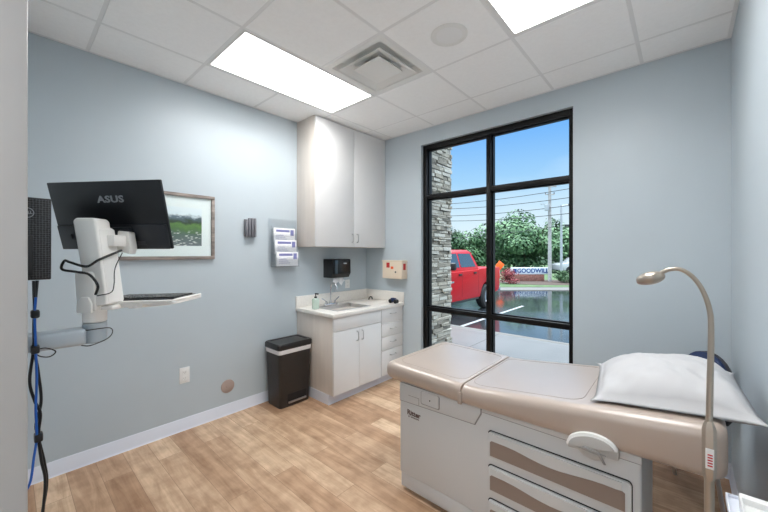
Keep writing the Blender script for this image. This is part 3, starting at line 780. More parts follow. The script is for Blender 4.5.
# ------------------------------------------------------------------ pillow
def pillow():
    b = B(); N = 40; vs = []; fs = []
    P00, P10, P01, P11 = Vector((-.30, 1.66, .848)), Vector((.222, 1.645, .912)), Vector((-.36, 2.17, .872)), Vector((.178, 2.17, .945))
    def edge(u, v):
        # pull edges in between corners so that the corners become ears
        a = u*2-1; c = v*2-1
        uu = .5+a*(1-.075*(1-abs(c)**7))/2; vv = .5+c*(1-.07*(1-abs(a)**7))/2
        return uu, vv
    for side in (0, 1):
        for i in range(N+1):
            for j in range(N+1):
                u, v = i/N, j/N; uu, vv = edge(u, v)
                p = P00*(1-uu)*(1-vv)+P10*uu*(1-vv)+P01*(1-uu)*vv+P11*uu*vv
                a, c = abs(u*2-1), abs(v*2-1)
                h = (max(0, 1-(a/.94)**2.6)*max(0, 1-(c/.94)**2.6))**.55
                wr = noise.noise(Vector((u*5, v*5, 3)))*.014+noise.noise(Vector((u*13, v*11, 9)))*.007+.012*math.sin((u*9+v*4)*2)*noise.noise(Vector((u*3, v*3, 20)))
                fl = .004 if 0 < i < N and 0 < j < N else 0
                if side == 0: z = p.z+.120*h+wr*min(1, h*3)+fl
                else:
                    z = max(p.z-.012-.02*h, g1(min(p.x, .1))+.0015 if p.x < .112 else p.z-.05)*1.0 if h > .05 else p.z-fl*.3
                    z = min(z, p.z-fl*.3)
                vs.append((p.x, p.y, z))
    K = (N+1)**2
    for side in (0, 1):
        for i in range(N):
            for j in range(N):
                a = side*K+i*(N+1)+j; q = (a, a+N+1, a+N+2, a+1)
                fs.append(q if side == 0 else q[::-1])
    b.quads(vs, fs); bmesh.ops.remove_doubles(b.bm, verts=b.bm.verts, dist=.0006)
    return b
o = pillow().build('pillow', 'pillow', angle=180)
tag(o, 'plump white pillow lying at the head of the exam table', 'pillow')

# ------------------------------------------------------------------ exam lamp on a pole
LX, LY = .058, 1.40
t = thing('exam_lamp', 'tall gooseneck exam lamp on a slim metal pole at the table head', 'lamp', (LX, LY, 0))
B().lathe([(.001, .03), (.03, .03), (.11, .022), (.13, .01), (.13, 0)][::-1], (LX, LY, 0), 36).build('base', 'dgrey', t)
B().tube([(LX, LY, .02), (LX, LY, .82)], .0115, 16).build('pole', 'nickel', t)
b = B(); b.tube([(LX, LY, .80), (LX, LY, .812), (LX, LY, .83), (LX, LY, .95), (LX, LY, .965), (LX, LY, .975)], [.012, .0145, .0165, .0165, .013, .0095], 6); b.build('collar', 'nickel', t)
b = B(); mtxl = Matrix.Translation((LX, LY, 0)) @ Matrix.Rotation(YAW*-0+R(2), 4, 'Z')
b.box(-.0095, .0095, -.0185, -.016, .84, .90, .001, m='white', mtx=mtxl); 
for q in range(5): b.box(-.005, .006, -.0192, -.016, .848+q*.008, .852+q*.008, m='red', mtx=mtxl)
b.build('sticker', None, t)
neck = smoothpath([(LX, LY, .97), (LX+.002, LY, 1.1), (LX+.004, LY, 1.22), (LX+.002, LY, 1.30), (LX-.012, LY, 1.36), (LX-.034, LY, 1.403), (LX-.062, LY, 1.427), (LX-.09, LY, 1.427), (LX-.112, LY, 1.415)], 6)
B().tube(neck, [.0085-.0022*min(1, i/24) for i in range(len(neck))], 12).build('gooseneck', 'nickel', t)
rotm = Matrix.Rotation(R(-16), 4, 'Y')
b = B(); hx, hz = LX-.138, 1.397
b.ell((hx, LY, hz), (.039, .03, .021), sub=3, mtx=rotm); b.build('lamp_head', 'nickel', t)
b = B(); b.ell((hx-.004, LY, hz-.007), (.034, .026, .0145), sub=3, mtx=rotm); b.build('lens', 'tan', t)

# ------------------------------------------------------------------ navy chair in the far right corner
rz = R(-58)   # local -y is the front
cpos = Vector((-.155, 2.665, 0))
t = thing('guest_chair', 'navy chair with a rounded back in the corner behind the pillow', 'chair', cpos, rz)
def LB(): return B()
b = LB(); b.box(-.22, .22, -.22, .2, .42, .48, .025, seg=3); b.build('seat', 'navy', t, world=False)
b = LB()
pb = [(-.16, .52), (.16, .52), (.185, .56)]+[(.178*math.cos(math.pi*k/14), .72+.168*math.sin(math.pi*k/14)) for k in range(15)]+[(-.185, .56)]
sh = Matrix.Shear('XZ', 4, (0, .14)) if False else Matrix.Translation((0, .12, 0)) @ Matrix.Rotation(R(-8), 4, 'X')
b.prism(pb, 'y', .04, .075, .012, seg=3, mtx=Matrix.Translation((0, .16, 0)) @ Matrix.Rotation(R(-6), 4, 'X')); b.build('backrest', 'navy', t, world=False)
pb2 = [(a*1.04, .52+(c-.52)*1.01) for a, c in pb]
b = LB(); b.prism(pb2, 'y', .076, .088, .004, mtx=Matrix.Translation((0, .16, 0)) @ Matrix.Rotation(R(-6), 4, 'X')); b.build('back_shell', 'dgrey', t, world=False)
for s in (-1, 1):
    LB().tube([(s*.2, -.2, 0), (s*.2, -.19, .43)], .011, 10).build('leg', 'steel', t, world=False)
    LB().tube([(s*.2, .26, 0), (s*.2, .19, .44)], .011, 10).build('leg', 'steel', t, world=False)
    LB().tube([(s*.17, .19, .44), (s*.17, .2, .56)], .010, 10).build('back_bracket', 'steel', t, world=False)

# ------------------------------------------------------------------ small wall shelf at the lower right, holding a box and a bottle
SZ = .85
t = thing('wall_shelf', 'narrow white tray shelf on the right wall near the lamp pole', 'shelf', (.16, 1.15, SZ-.02))
b = B(); b.box(.083, XC, 1.0, 1.26, SZ-.02, SZ-.008, .001); b.box(.083, .087, 1.0, 1.26, SZ-.008, SZ, .0005).box(.087, XC, 1.256, 1.26, SZ-.008, SZ, .0005)
b.build('tray', 'base', t)
B().prism([(XC, SZ-.1), (XC, SZ-.02), (.13, SZ-.02)], 'y', 1.12, 1.126).build('bracket', 'steel', t, smooth=False)
b = B(); z0 = SZ-.008
b.box(.104, .108, 1.03, 1.225, z0, z0+.035, .0015).box(.196, .200, 1.03, 1.225, z0, z0+.035, .0015).box(.104, .2, 1.205, 1.228, z0, z0+.035, .003).box(.104, .2, 1.03, 1.034, z0, z0+.035, .0015).box(.106, .198, 1.032, 1.225, z0, z0+.004)
b.box(.108, .196, 1.034, 1.205, z0+.004, z0+.02, m=None)
tag(b.build('organizer_box', 'white'), 'white open-top organizer box standing on the small wall shelf', 'box')
b = B(); b.lathe([(.001, 0), (.012, 0), (.0135, .004), (.0135, .05), (.008, .06), (.008, .07), (.001, .07)], (.2165, 1.2, z0), 20)
tag(b.build('clear_bottle', 'acrylic'), 'small clear bottle against the right wall on the tray shelf', 'bottle')

# ------------------------------------------------------------------ computer arm, monitor, keyboard tray
hub = Vector((-1.70, .228, 0))
t = thing('workstation_arm', 'white wall-mounted computer arm holding monitor and keyboard', 'monitor arm', (hub.x, hub.y, 1.13), YAW)
def A(x, y, z): return (x, y, z-1.13)      # local: x to the right of the photo, y away
mz = Matrix.Translation((0, 0, -1.13))
B().cyl(A(0, 0, 1.137), .0375, .075, seg=36, bev=.004).build('hub', 'armg', t, world=False)
B().cyl(A(0, 0, 1.214), .0375, .05, seg=36, bev=.004).build('hub_cap', 'armw', t, world=False)
b = B(); r0 = Vector((-1.70, .228, 0))
b.prism([(-1.735, YD+.0), (-1.665, YD+.0), (-1.66, .2), (-1.74, .2)], 'z', 1.136, 1.196, .012, seg=3)
b.box(-1.76, -1.64, YD, YD+.012, 1.10, 1.24, .003); b.build('wall_arm', 'armg', t)
b = B(); b.prism([(-.030, 1.262), (.040, 1.262), (.034, 1.40), (.026, 1.41), (-.034, 1.41), (-.040, 1.40)], 'y', -.045, .03, .01, seg=3, mtx=mz)
b.prism([(-.026, 1.255), (.03, 1.255), (.03, 1.29), (.018, 1.315), (-.01, 1.315), (-.026, 1.29)], 'y', -.052, -.04, .004, mtx=mz)
b.build('lower_post', 'armw', t, world=False)
b = B(); b.cyl(A(.012, -.01, 1.405), .03, .03, seg=24); b.build('swivel', 'steel', t, world=False)
b = B(); b.prism([(-.052, 1.60), (-.042, 1.612), (.026, 1.612), (.036, 1.60), (.078, 1.285), (.008, 1.27), (-.016, 1.40)], 'y', -.04, .03, .012, seg=3, mtx=mz)
b.build('upper_post', 'armw', t, world=False)
b = B(); b.prism([(.030, 1.58), (.042, 1.57), (.08, 1.29), (.065, 1.28)], 'y', -.03, .045, .004, mtx=mz); b.build('post_side_cover', 'armw', t, world=False)
b = B(); b.box(.02, .075, .0, .07, 1.505, 1.55, .006, mtx=mz).prism([(.03, 1.49), (.085, 1.475), (.092, 1.5), (.082, 1.565), (.04, 1.57)], 'y', .06, .1, .004, mtx=mz)
b.build('tilt_bracket', 'armw', t, world=False)
b = B(); b.box(-.05, .085, -.02, .1, 1.262, 1.278, .004, mtx=mz).box(.06, .17, .02, .1, 1.265, 1.285, .006, mtx=mz).cyl(A(.14, .03, 1.262), .012, .018)
b.build('tray_bracket', 'armw', t, world=False)
ktm = Matrix.Translation((.165, .12, 1.280-1.13)) @ Matrix.Rotation(R(-1.5), 4, 'Y')
b = B(); b.prism(rrect(-.19, .135, -.1, .1, .02), 'z', -.004, .006, .002, mtx=ktm); b.prism([(-.08, -.024), (.08, -.014), (.125, -.004), (-.1, -.004)], 'y', -.06, .06, .002, mtx=ktm)
b.tube([ktm @ Vector((-.18, -.098, .008)), ktm @ Vector((.12, -.098, .008)), ktm @ Vector((.134, -.08, .012)), ktm @ Vector((.134, .08, .012))], .005, 8)
b.build('keyboard_tray', 'armw', t, world=False)
# keyboard
kt = thing('keyboard', 'thin black keyboard resting on the white swing-out tray', 'keyboard', (hub.x, hub.y, 1.13), YAW)
b = B(); b.box(-.175, .118, -.08, .075, .0075, .017, .003, mtx=ktm); b.build('case', 'blackp', kt, world=False)
b = B()
for rr in range(5):
    for cc in range(14): b.box(-.169+cc*.0202, -.1515+cc*.0202, -.07+rr*.027, -.047+rr*.027, .017, .022, .0015, seg=1, mtx=ktm)
kb = b.build('keys', 'blackg', kt, world=False)
# monitor
mt_ = thing('monitor', 'black widescreen monitor seen from behind on the white arm', 'monitor', (hub.x, hub.y, 1.13), YAW)
mm = Matrix.Translation((-.034, .115, 1.636-1.13)) @ Matrix.Rotation(R(-7), 4, 'Z') @ Matrix.Rotation(R(14), 4, 'X')
W2, H2 = .262, .143
b = B(); b.box(-W2, W2, -.004, .008, -H2, H2, .004, mtx=mm); b.build('housing', 'screen', mt_, world=False)
b = B(); b.box(-.256, .256, -.012, -.003, -H2+.001, -H2+.105, .003, mtx=mm); b.box(.0, .1, -.03, -.008, -.09, -.045, .006, mtx=mm); b.build('rear_cover', 'screenl', mt_, world=False)
B().box(-W2+.006, W2-.006, .0075, .0085, -H2+.008, H2-.006, mtx=mm).build('screen', 'blackg', mt_, world=False)
b = B(); b.prism(rrect(.1, .155, -.123, -.108, .006), 'y', -.0155, -.013, m='dgrey', mtx=mm)
for q in range(4): b.box(.03+q*.012, .038+q*.012, -.0155, -.013, -.118, -.109, m='dgrey', mtx=mm)
b.build('ports', None, mt_, world=False)
B().box(-.2, -.19, -.0155, -.013, -.095, -.075, mtx=mm).build('button', 'dgrey', mt_, world=False)
b = B(); textmesh(b, 'ASUS', .038, mm @ Matrix.Translation((.022, -.0045, .068)) @ Matrix.Rotation(R(90), 4, 'X') @ Matrix.Shear('XZ', 4, (0, 0)) @ Matrix.Scale(1.35, 4, (1, 0, 0)), None, .0005, .0012, 1.05)
b.build('logo', 'logo', mt_, world=False)
# cable loop round the post
b = B()
p1 = smoothpath([A(.08, .03, 1.49), A(.06, -.05, 1.455), A(.03, -.07, 1.43), A(-.03, -.07, 1.445), A(-.07, -.05, 1.45), A(-.06, -.07, 1.42), A(0, -.075, 1.41), A(.04, -.07, 1.40), A(.062, -.06, 1.36), A(.05, -.055, 1.325)], 8)
b.tube(p1, .0045, 8); o = b.build('monitor_cable', 'cable', None, origin=False)
o.location = (hub.x, hub.y, 1.13); o.rotation_euler = (0, 0, YAW); tag(o, 'black cable looping around the white monitor arm post', 'cable')
b = B(); b.tube(smoothpath([A(.075, .04, 1.48), A(.078, .0, 1.42), A(.09, -.02, 1.36), A(.086, -.03, 1.33), A(.05, -.05, 1.32)], 8), .0018, 6)
o = b.build('thin_wire', 'cable', None, origin=False); o.location = (hub.x, hub.y, 1.13); o.rotation_euler = (0, 0, YAW)
tag(o, 'thin black wire hanging beside the monitor bracket', 'wire')
b = B(); b.tube(smoothpath([A(.042*math.cos(a), .042*math.sin(a), 1.196+.006*math.sin(a)) for a in [R(190+k*25) for k in range(6)]]+[A(.058, .0, 1.19), A(.068, .0, 1.172), A(.055, -.01, 1.15), A(.02, -.042, 1.133), A(-.02, -.035, 1.131)], 5), .0018, 6)
o = b.build('hub_wire', 'cable', None, origin=False); o.location = (hub.x, hub.y, 1.13); o.rotation_euler = (0, 0, YAW)
tag(o, 'thin black wire wrapped around the silver arm hub', 'wire')

# ------------------------------------------------------------------ computer hung on the near wall
t = thing('desktop_computer', 'slim black desktop computer hung on the wall by the door jamb', 'computer', (-1.82, .065, 1.39))
B().box(-1.97, -1.685, YD+.002, .107, 1.385, 1.672, .004).build('case', 'blackp', t)
B().box(-1.686, -1.68, YD+.005, .105, 1.39, 1.668, .002).build('front_grille', 'grille', t)
B().box(-1.681, -1.674, YD+.003, .062, 1.40, 1.54, .003).build('center_panel', 'blackp', t)
mtx = Matrix.Translation((-1.6795, .047, 1.618)) @ Matrix.Rotation(R(90), 4, 'Z') @ Matrix.Rotation(R(90), 4, 'X')
b = B(); n = 28; ring = [(-1.679, .047+.0165*math.cos(2*math.pi*k/n), 1.618+.0165*math.sin(2*math.pi*k/n)) for k in range(n+1)]
b.tube(ring, .0013, 6, cap=False); textmesh(b, 'DELL', .0125, mtx, None, .0004, .0003, .95); b.build('logo', 'logo', t)
# cables hanging from it
def cab(name, pts, r, m, label):
    b = B(); b.tube(smoothpath(pts, 8), r, 8); return tag(b.build(name, m), label, 'cable')
cx = -1.64
def hang(pts, dx, extra): return [(cx+dx, .05+(p-28)*.0023, z) for p, z in pts]+extra
cab('power_cable', hang([(33, 1.385), (34, 1.27), (33, 1.155), (29, 1.05), (34, .98), (40, .93), (38, .86), (41, .77), (45, .70), (43, .6), (40, .5), (33, .3)], 0, [(cx, .05, .1), (cx, .06, .012)]), .0042, 'cable', 'thick black cable bulging out below the silver arm and hanging to the floor')
cab('network_cable', hang([(35, 1.33), (34, 1.27), (35, 1.155), (36, 1.05), (35, .95), (36, .86), (33, .79), (29, .71)], .011, [(cx+.011, YD+.006, .66), (cx+.011, YD+.002, .6)]), .0034, 'blue', 'blue network cable hanging among the black cables')
cab('video_cable', hang([(37, 1.385), (34, 1.27), (34, 1.155), (38, 1.07), (41, .97), (36, .9), (37, .86), (44, .76), (47, .68), (42, .58), (37, .48), (35, .2)], -.011, [(cx-.011, .07, .012)]), .0042, 'cable', 'second black cable twisting beside the blue one')
cab('cable_loop', [(cx, .06, 1.15), (cx, .09, 1.152), (cx, .115, 1.135), (cx, .1, 1.12), (cx, .075, 1.128), (cx, .06, 1.15)], .002, 'cable', 'thin black cable loop sticking out of the cable bundle')
for k, z in enumerate((1.26, 1.14, .84)):
    o = B().box(cx-.019, cx+.019, .054 if k < 2 else .062, .076 if k < 2 else .084, z, z+.026, .005).build('cable_tie', 'blackp')
    tag(o, ['black strap around the cables just above the silver arm', 'black strap around the cables just below the silver arm', 'lowest black strap around the hanging cables'][k], 'cable strap', 'straps on the cable bundle')

# ------------------------------------------------------------------ outside
GZ = -.40
struct(B().box(-70, 60, 3.36, 90, GZ-.3, GZ).build('ground', 'asphalt', origin=False, smooth=False))
b = B()
xj = [-9, -6.9, -4.8, -2.7, -.62, 1.5, 3.6]
for i in range(6): b.box(xj[i]+.005, xj[i+1]-.005, 3.35, 4.85, GZ-.1, -.105, .004, seg=1).box(xj[i]+.005, xj[i+1]-.005, 4.86, 6.42, GZ-.1, -.105, .004, seg=1)
b.box(-9, 3.6, 3.35, 6.42, GZ-.1, -.115)
o = tag(b.build('sidewalk', 'walk'), 'wet concrete sidewalk outside the window', 'sidewalk'); struct(o)
tag(B().box(-9, 3.6, 6.43, 6.6, GZ-.1, -.11, .015).build('curb', 'curb'), 'concrete curb along the sidewalk edge', 'curb')['kind'] = 'structure'
struct(B().box(-9, XA-.15, YB+.05, YB+.2, -.5, 3.4).box(XC+.12, 3, YB+.05, YB+.2, -.5, 3.4).box(-9, 3, YB+.05, YB+.2, H+.2, 4.0).build('wall_exterior', 'conc', origin=False, smooth=False))
# ledgestone pier
b = B(); rnd = random.Random(3)
px0, px1, py0, py1 = -2.95, -2.30, YB+.2, 3.90
b.box(px0, px1, py0, py1, -.3, 3.6)
z = -.12
while z < 3.5:
    h = rnd.choice([.025, .032, .04, .05]); y = py0+.0
    while y < py1-.02:
        w = rnd.uniform(.09, .26); w = min(w, py1-y)
        b.box(px1-.02, px1+rnd.uniform(.006, .034), y+.002, y+w-.002, z+.002, z+h-.002, .004, seg=1); y += w
    x = px0
    while x < px1-.02:
        w = rnd.uniform(.09, .26); w = min(w, px1-x)
        b.box(x+.002, x+w-.002, py1-.02, py1+rnd.uniform(.006, .03), z+.002, z+h-.002, .004, seg=1); x += w
    z += h
tag(b.build('stone_pier', 'stone'), 'stacked ledgestone pier just outside the left edge of the window', 'pier')
# stall lines
ln = ['painted stall line beside the red truck', 'painted stall line farther right of the truck']
for k, x in enumerate((-4.25, -1.4)):
    o = B().box(x-.05, x+.05, 6.9, 12.2, GZ, GZ+.004).build('parking_line', 'line', smooth=False); tag(o, ('white '+ln[k]), 'parking line', 'parking stall lines')

# red pickup: local frame x = length (nose at 0, tail at 5.75), y = width, z up; nose points to the building
t = thing('pickup_truck', 'red crew-cab pickup truck parked nose-in behind the stone pier', 'truck', (-6.0, 9.12, GZ), R(90))
L0 = -2.9
def tz(p): return [(L0+a, c) for a, c in p]
def archpts(cx, r, n=10): return [(cx+r*math.cos(math.pi-math.pi*k/n), .42+r*math.sin(math.pi*k/n)) for k in range(n+1)]
fw, rw = 1.17, 4.75
low = [(0, .5), (.05, .42), (fw-.5, .42)]+archpts(fw, .5)[1:-1]+[(fw+.5, .42), (1.8, .44), (rw-.55, .44)]+archpts(rw, .5)[1:-1]+[(rw+.5, .46), (5.7, .55), (5.78, .7), (5.78, 1.37), (4.18, 1.37), (4.18, 1.34), (1.75, 1.30), (1.6, 1.28), (.2, 1.18), (.04, 1.08)]
b = B(); b.prism(tz(low), 'y', -.98, .98, .03, seg=3); b.build('body', 'truck', t, world=False)
b = B()
# cab greenhouse, tapered
def cabring(z, x0, x1, w): return [(L0+x0, -w, z), (L0+x1, -w, z), (L0+x1, w, z), (L0+x0, w, z)]
loft(b, [cabring(1.3, 1.55, 4.22, .94), cabring(1.42, 1.75, 4.2, .92), cabring(1.9, 2.5, 3.95, .78), cabring(1.98, 2.75, 3.8, .70)])
bmesh.ops.bevel(b.bm, geom=b.bm.edges[:], offset=.03, segments=2, profile=.5, affect='EDGES', clamp_overlap=True)
b.build('cab', 'truck', t, world=False)
def side_w(z): return .92-(z-1.42)/(1.9-1.42)*.14
for s in (-1, 1):
    for q in ([(2.05, 1.44), (2.96, 1.44), (2.96, 1.86), (2.62, 1.86)], [(3.04, 1.44), (4.0, 1.44), (3.82, 1.86), (3.04, 1.86)]):
        vs = [(L0+a, s*(side_w(c)+.006), c) for a, c in q]+[(L0+a, s*(side_w(c)-.02), c) for a, c in q]
        b = B(); b.quads(vs, [(0, 1, 2, 3), (7, 6, 5, 4), (0, 4, 5, 1), (1, 5, 6, 2), (2, 6, 7, 3), (3, 7, 4, 0)]); b.build('side_window', 'tglass', t, world=False)
b = B(); b.quads([(L0+1.78, -.84, 1.44), (L0+1.78, .84, 1.44), (L0+2.46, .74, 1.88), (L0+2.46, -.74, 1.88)], [(0, 1, 2, 3)]); o = b.build('windshield', 'tglass', t, world=False)
o.location = (-.015, 0, .02); o.modifiers.new('thickness', 'SOLIDIFY').thickness = .01
for s in (-1, 1):
    B().box(L0+2.15, L0+2.29, s*.90, s*1.2, 1.38, 1.6, .04, seg=3).build('mirror', 'blackp', t, world=False)
    for a, z in ((3.02, 1.2), (3.98, 1.22)):
        B().box(L0+a-.24, L0+a-.04, s*.978, s*1.005, z, z+.05, .012).build('door_handle', 'blackp', t, world=False)
    for x in (1.9, 3.0, 4.1): B().box(L0+x-.006, L0+x+.006, s*.976, s*.9815, .55, 1.3).build('door_seam', 'gap', t, world=False, smooth=False)
    B().box(L0+2.05, L0+2.5, s*.98, s*.988, 1.0, 1.05).build('badge', 'chrome', t, world=False)
    B().box(L0+1.75, L0+4.1, s*.97, s*.99, .38, .44, .01).build('rocker_trim', 'blackp', t, world=False)
    for wx in (fw, rw):
        b = B(); b.cyl((L0+wx, s*.72-.0 if s > 0 else -.99, .41), .41, .27, 'y', 36, bev=.05); wh = b.build('tyre', 'tyre', t, world=False)
        b = B(); yy = .985 if s > 0 else -1.0
        b.cyl((L0+wx, yy, .41), .24, .015, 'y', 28)
        for k in range(5):
            a = 2*math.pi*k/5; b.box(-.03, .03, 0, .02, .03, .23, mtx=Matrix.Translation((L0+wx, yy if s > 0 else yy-.005, .41)) @ Matrix.Rotation(a, 4, 'Y'))
        b.build('rim', 'chrome', wh, world=False)
    B().box(L0+5.7, L0+5.79, s*.78, s*.985, .95, 1.3, .02).build('taillight', 'red', t, world=False)
    B().box(L0-.01, L0+.12, s*.6, s*.97, .85, 1.06, .03).build('headlight', 'chrome', t, world=False)
B().box(L0-.1, L0+.12, -.97, .97, .42, .68, .04).build('front_bumper', 'chrome', t, world=False)
B().box(L0+5.72, L0+5.95, -.95, .95, .5, .7, .03).build('rear_bumper', 'chrome', t, world=False)
B().box(L0-.02, L0+.05, -.55, .55, .75, 1.1, .02).build('grille', 'blackp', t, world=False)

# helper: camera-independent placement in a frame turned along the road (road runs along direction RD)
RD = Vector((.747, .665, 0)); RN = Vector((-.665, .747, 0))
def W(l, d, z=GZ): p = RD*l+RN*d; return Vector((p.x, p.y, z))
def rot_thing(name, label, cat, l, d, z=GZ, group=None): return thing(name, label, cat, W(l, d, z), YAW, group)
def rbox(b, l0, l1, d0, d1, z0, z1, bev=0, m=None):
    mtx = Matrix.Rotation(YAW, 4, 'Z'); return b.box(l0, l1, d0, d1, z0, z1, bev, m, mtx=mtx)
b = B(); rbox(b, -30, 40, 16.8, 18.2, GZ-.1, GZ+.03, .01); tag(b.build('far_curb', 'curb'), 'pale concrete strip at the far side of the lot', 'curb')['kind'] = 'structure'
b = B(); rbox(b, -40, 50, 18.2, 30, GZ-.1, GZ+.05); tag(b.build('lawn', 'grass'), 'grass verge behind the parking lot', 'lawn')['kind'] = 'structure'
b = B(); mpts = [(10.2+2.9*math.cos(2*math.pi*k/24)*1.1, 21+1.9*math.sin(2*math.pi*k/24)) for k in range(24)]
b.prism([(RD*l+RN*d).xy[:] for l, d in mpts], 'z', GZ+.02, GZ+.065); tag(b.build('mulch_bed', 'mulch', smooth=False), 'brown mulch bed around the poles and bush', 'mulch bed')['kind'] = 'structure'
b = B(); rbox(b, -60, 70, 30, 33.2, GZ-.1, GZ+.02); struct(b.build('road', 'asphalt', origin=False))
b = B(); rbox(b, -60, 70, 33.2, 80, GZ-.1, GZ+.06); struct(b.build('far_lawn', 'grass', origin=False))
# sign
t = rot_thing('monument_sign', 'long white store sign with blue letters on a low brick base', 'sign', 9.4, 22)
B().box(-1.05, 1.0, -.2, .2, 0, .48, .01).build('brick_base', 'brick', t, world=False)
B().box(-1.08, 1.3, -.16, .16, .5, .94, .01).build('sign_panel', 'signw', t, world=False)
b = B(); textmesh(b, 'GOODWILL', .38, Matrix.Translation((.27, -.165, .72)) @ Matrix.Rotation(R(90), 4, 'X'), None, .004, .012, 1.0); b.build('lettering', 'signb', t, world=False)
b = B(); b.box(-1.02, -.78, -.17, -.16, .58, .86); b.ell((-.9, -.172, .72), (.07, .004, .07), m=None, sub=2); b.build('emblem', 'signb', t, world=False)
# orange work sign on a stand
t = rot_thing('orange_road_sign', 'orange diamond work sign above the red shrub', 'road sign', 7.0, 20.3)
B().box(-.2, .2, -.01, .01, -.2, .2, .005, mtx=Matrix.Translation((0, 0, 1.14)) @ Matrix.Rotation(R(38), 4, 'Y')).build('sign_face', 'outsign', t, world=False)
b = B(); b.tube([(0, .03, .3), (0, .03, 1.1)], .018, 8)
for s in (-1, 1):
    b.tube([(0, .03, .3), (s*.35, -.2, 0)], .014, 6); b.tube([(0, .03, .3), (s*.35, .26, 0)], .014, 6)
b.build('stand', 'polem', t, world=False)
# leaves
def crown(b, c, rad, n, size, clumps=26, seed=0, flat=.0):
    rd = random.Random(seed); cl = []
    for k in range(clumps):
        while True:
            p = Vector((rd.uniform(-1, 1), rd.uniform(-1, 1), rd.uniform(-1, 1)))
            if p.length < 1: break
        p = p.normalized()*rd.uniform(.45, .85) if k > 4 else p*.4
        cl.append((p, rd.uniform(.26, .42)))
    bm = b.bm
    for k in range(n):
        p, r = cl[rd.randrange(clumps)]
        d = Vector((rd.gauss(0, 1), rd.gauss(0, 1), rd.gauss(0, 1))).normalized()
        q = p+d*r*rd.uniform(.75, 1.05); q = Vector((q.x*rad[0], q.y*rad[1], q.z*rad[2]))+Vector(c)
        nrm = (d+Vector((rd.uniform(-.6, .6), rd.uniform(-.6, .6), rd.uniform(-.2, .9)))).normalized()
        a = nrm.orthogonal().normalized(); a.rotate(Matrix.Rotation(rd.uniform(0, 6.28), 3, nrm)); bb = nrm.cross(a)
        s = size*rd.uniform(.6, 1.2)
        vs = [bm.verts.new(q+a*s), bm.verts.new(q+bb*s*.55), bm.verts.new(q-a*s), bm.verts.new(q-bb*s*.55)]
        bm.faces.new(vs)
def tree(l, d, rw_, rh, zc, label, n=2600, leaf='leaf', size=.2, group='trees beyond the parking lot', seed=1, name='tree'):
    t = rot_thing(name, label, 'tree', l, d, GZ, group)
    b = B(); b.tube([(0, 0, 0), (.05, 0, zc*.5), (0, .1, zc+.2*rh)], [.2, .15, .07], 10)
    rd = random.Random(seed)
    for k in range(6):
        a = rd.uniform(0, 6.28); b.tube([(0, 0, zc*.5+k*.15), (math.cos(a)*rw_*.5, math.sin(a)*rw_*.5, zc+rd.uniform(-.2, .6)*rh)], [.07, .02], 6)
    b.build('trunk', 'bark', t, world=False)
    b = B(); crown(b, (0, 0, zc), (rw_, rw_*.9, rh), int(n*1.5), size*.85, seed=seed, clumps=34); b.build('crown', leaf, t, world=False, smooth=False)
# depth 34: 1px = .101 m
tree(15.0, 36, 4.9, 3.4, 3.0, 'largest round green tree, behind the store sign and utility pole', 7000, 'leaf', .24, seed=2)
tree(20.6, 39, 3.2, 3.1, 2.9, 'green tree at the right edge of the window behind the street light', 2600, 'leafd', .24, seed=5)
tree(8.9, 37, 2.6, 2.3, 2.2, 'smaller green tree beside the window mullion, over the truck bed', 2600, 'leaf', .2, seed=3)
tree(6.5, 36, 1.9, 2.9, 2.6, 'tall narrow tree rising above the truck cab by the stone pier', 2400, 'leafd', .2, seed=4)
tree(11.7, 41, 2.6, 2.1, 2.0, 'dark tree seen just right of the mullion, far behind', 1800, 'leafd', .24, seed=8)
# far belt of shrubs and woods
for k in range(9):
    l = -2+k*4.6
    t = rot_thing('distant_tree', 'distant dark green tree in the far tree belt', 'tree', l, 52+3*(k % 2), GZ, 'distant tree belt')
    b = B(); crown(b, (0, 0, 1.7), (3.2, 2.2, 2.3+.4*(k % 3)), 1100, .34, seed=30+k); b.build('crown', 'leafd', t, world=False, smooth=False)
    b = B(); b.tube([(0, 0, 0), (0, 0, 2)], .15, 8); b.build('trunk', 'bark', t, world=False)
def shrub(name, l, d, rad, n, leaf, label, seed, size=.05):
    t = rot_thing(name, label, 'shrub', l, d)
    b = B(); crown(b, (0, 0, rad[2]*.95+.06), rad, n, size, seed=seed); b.build('foliage', leaf, t, world=False, smooth=False)
    b = B(); b.tube([(0, 0, 0), (0, 0, rad[2])], .03, 6); b.build('stem', 'bark', t, world=False)
shrub('red_shrub', 7.5, 20, (.75, .5, .5), 1500, 'leafr', 'dark red leafed shrub in front of the store sign', 11)
shrub('green_bush', 11.3, 20.8, (.95, .7, .42), 1800, 'leafb', 'rounded green bush at the foot of the street light', 12)
# utility pole, street light, wires
t = rot_thing('utility_pole', 'tall grey utility pole with a short crossarm and transformer', 'pole', 10.65, 21.6)
B().tube([(0, 0, 0), (0, 0, 6.4)], [.12, .085], 14).build('pole', 'pole', t, world=False)
b = B(); b.box(-.42, .42, -.04, .04, 6.12, 6.2, .01); b.box(-.3, .3, -.04, .04, 5.62, 5.68, .01); b.build('crossarm', 'pole', t, world=False)
b = B()
for x, z in ((-.38, 6.2), (-.2, 6.2), (.38, 6.2), (0, 6.4), (-.28, 5.68), (.28, 5.68)): b.cyl((x, 0, z), .03, .1, seg=10)
b.build('insulator', 'dgrey', t, world=False)
b = B(); b.cyl((-.24, -.1, 4.6), .13, .4, seg=18, bev=.02); b.box(-.6, -.1, -.03, .03, 5.0, 5.05); b.build('transformer', 'polem', t, world=False)
t = rot_thing('street_light', 'slim silver street light right of the utility pole', 'street light', 11.55, 21.9)
B().tube([(0, 0, 0), (0, 0, 5.0)], [.09, .06], 12).build('pole', 'polem', t, world=False)
B().tube([(0, 0, 4.95), (.6, 0, 5.05)], .03, 8).build('arm', 'polem', t, world=False)
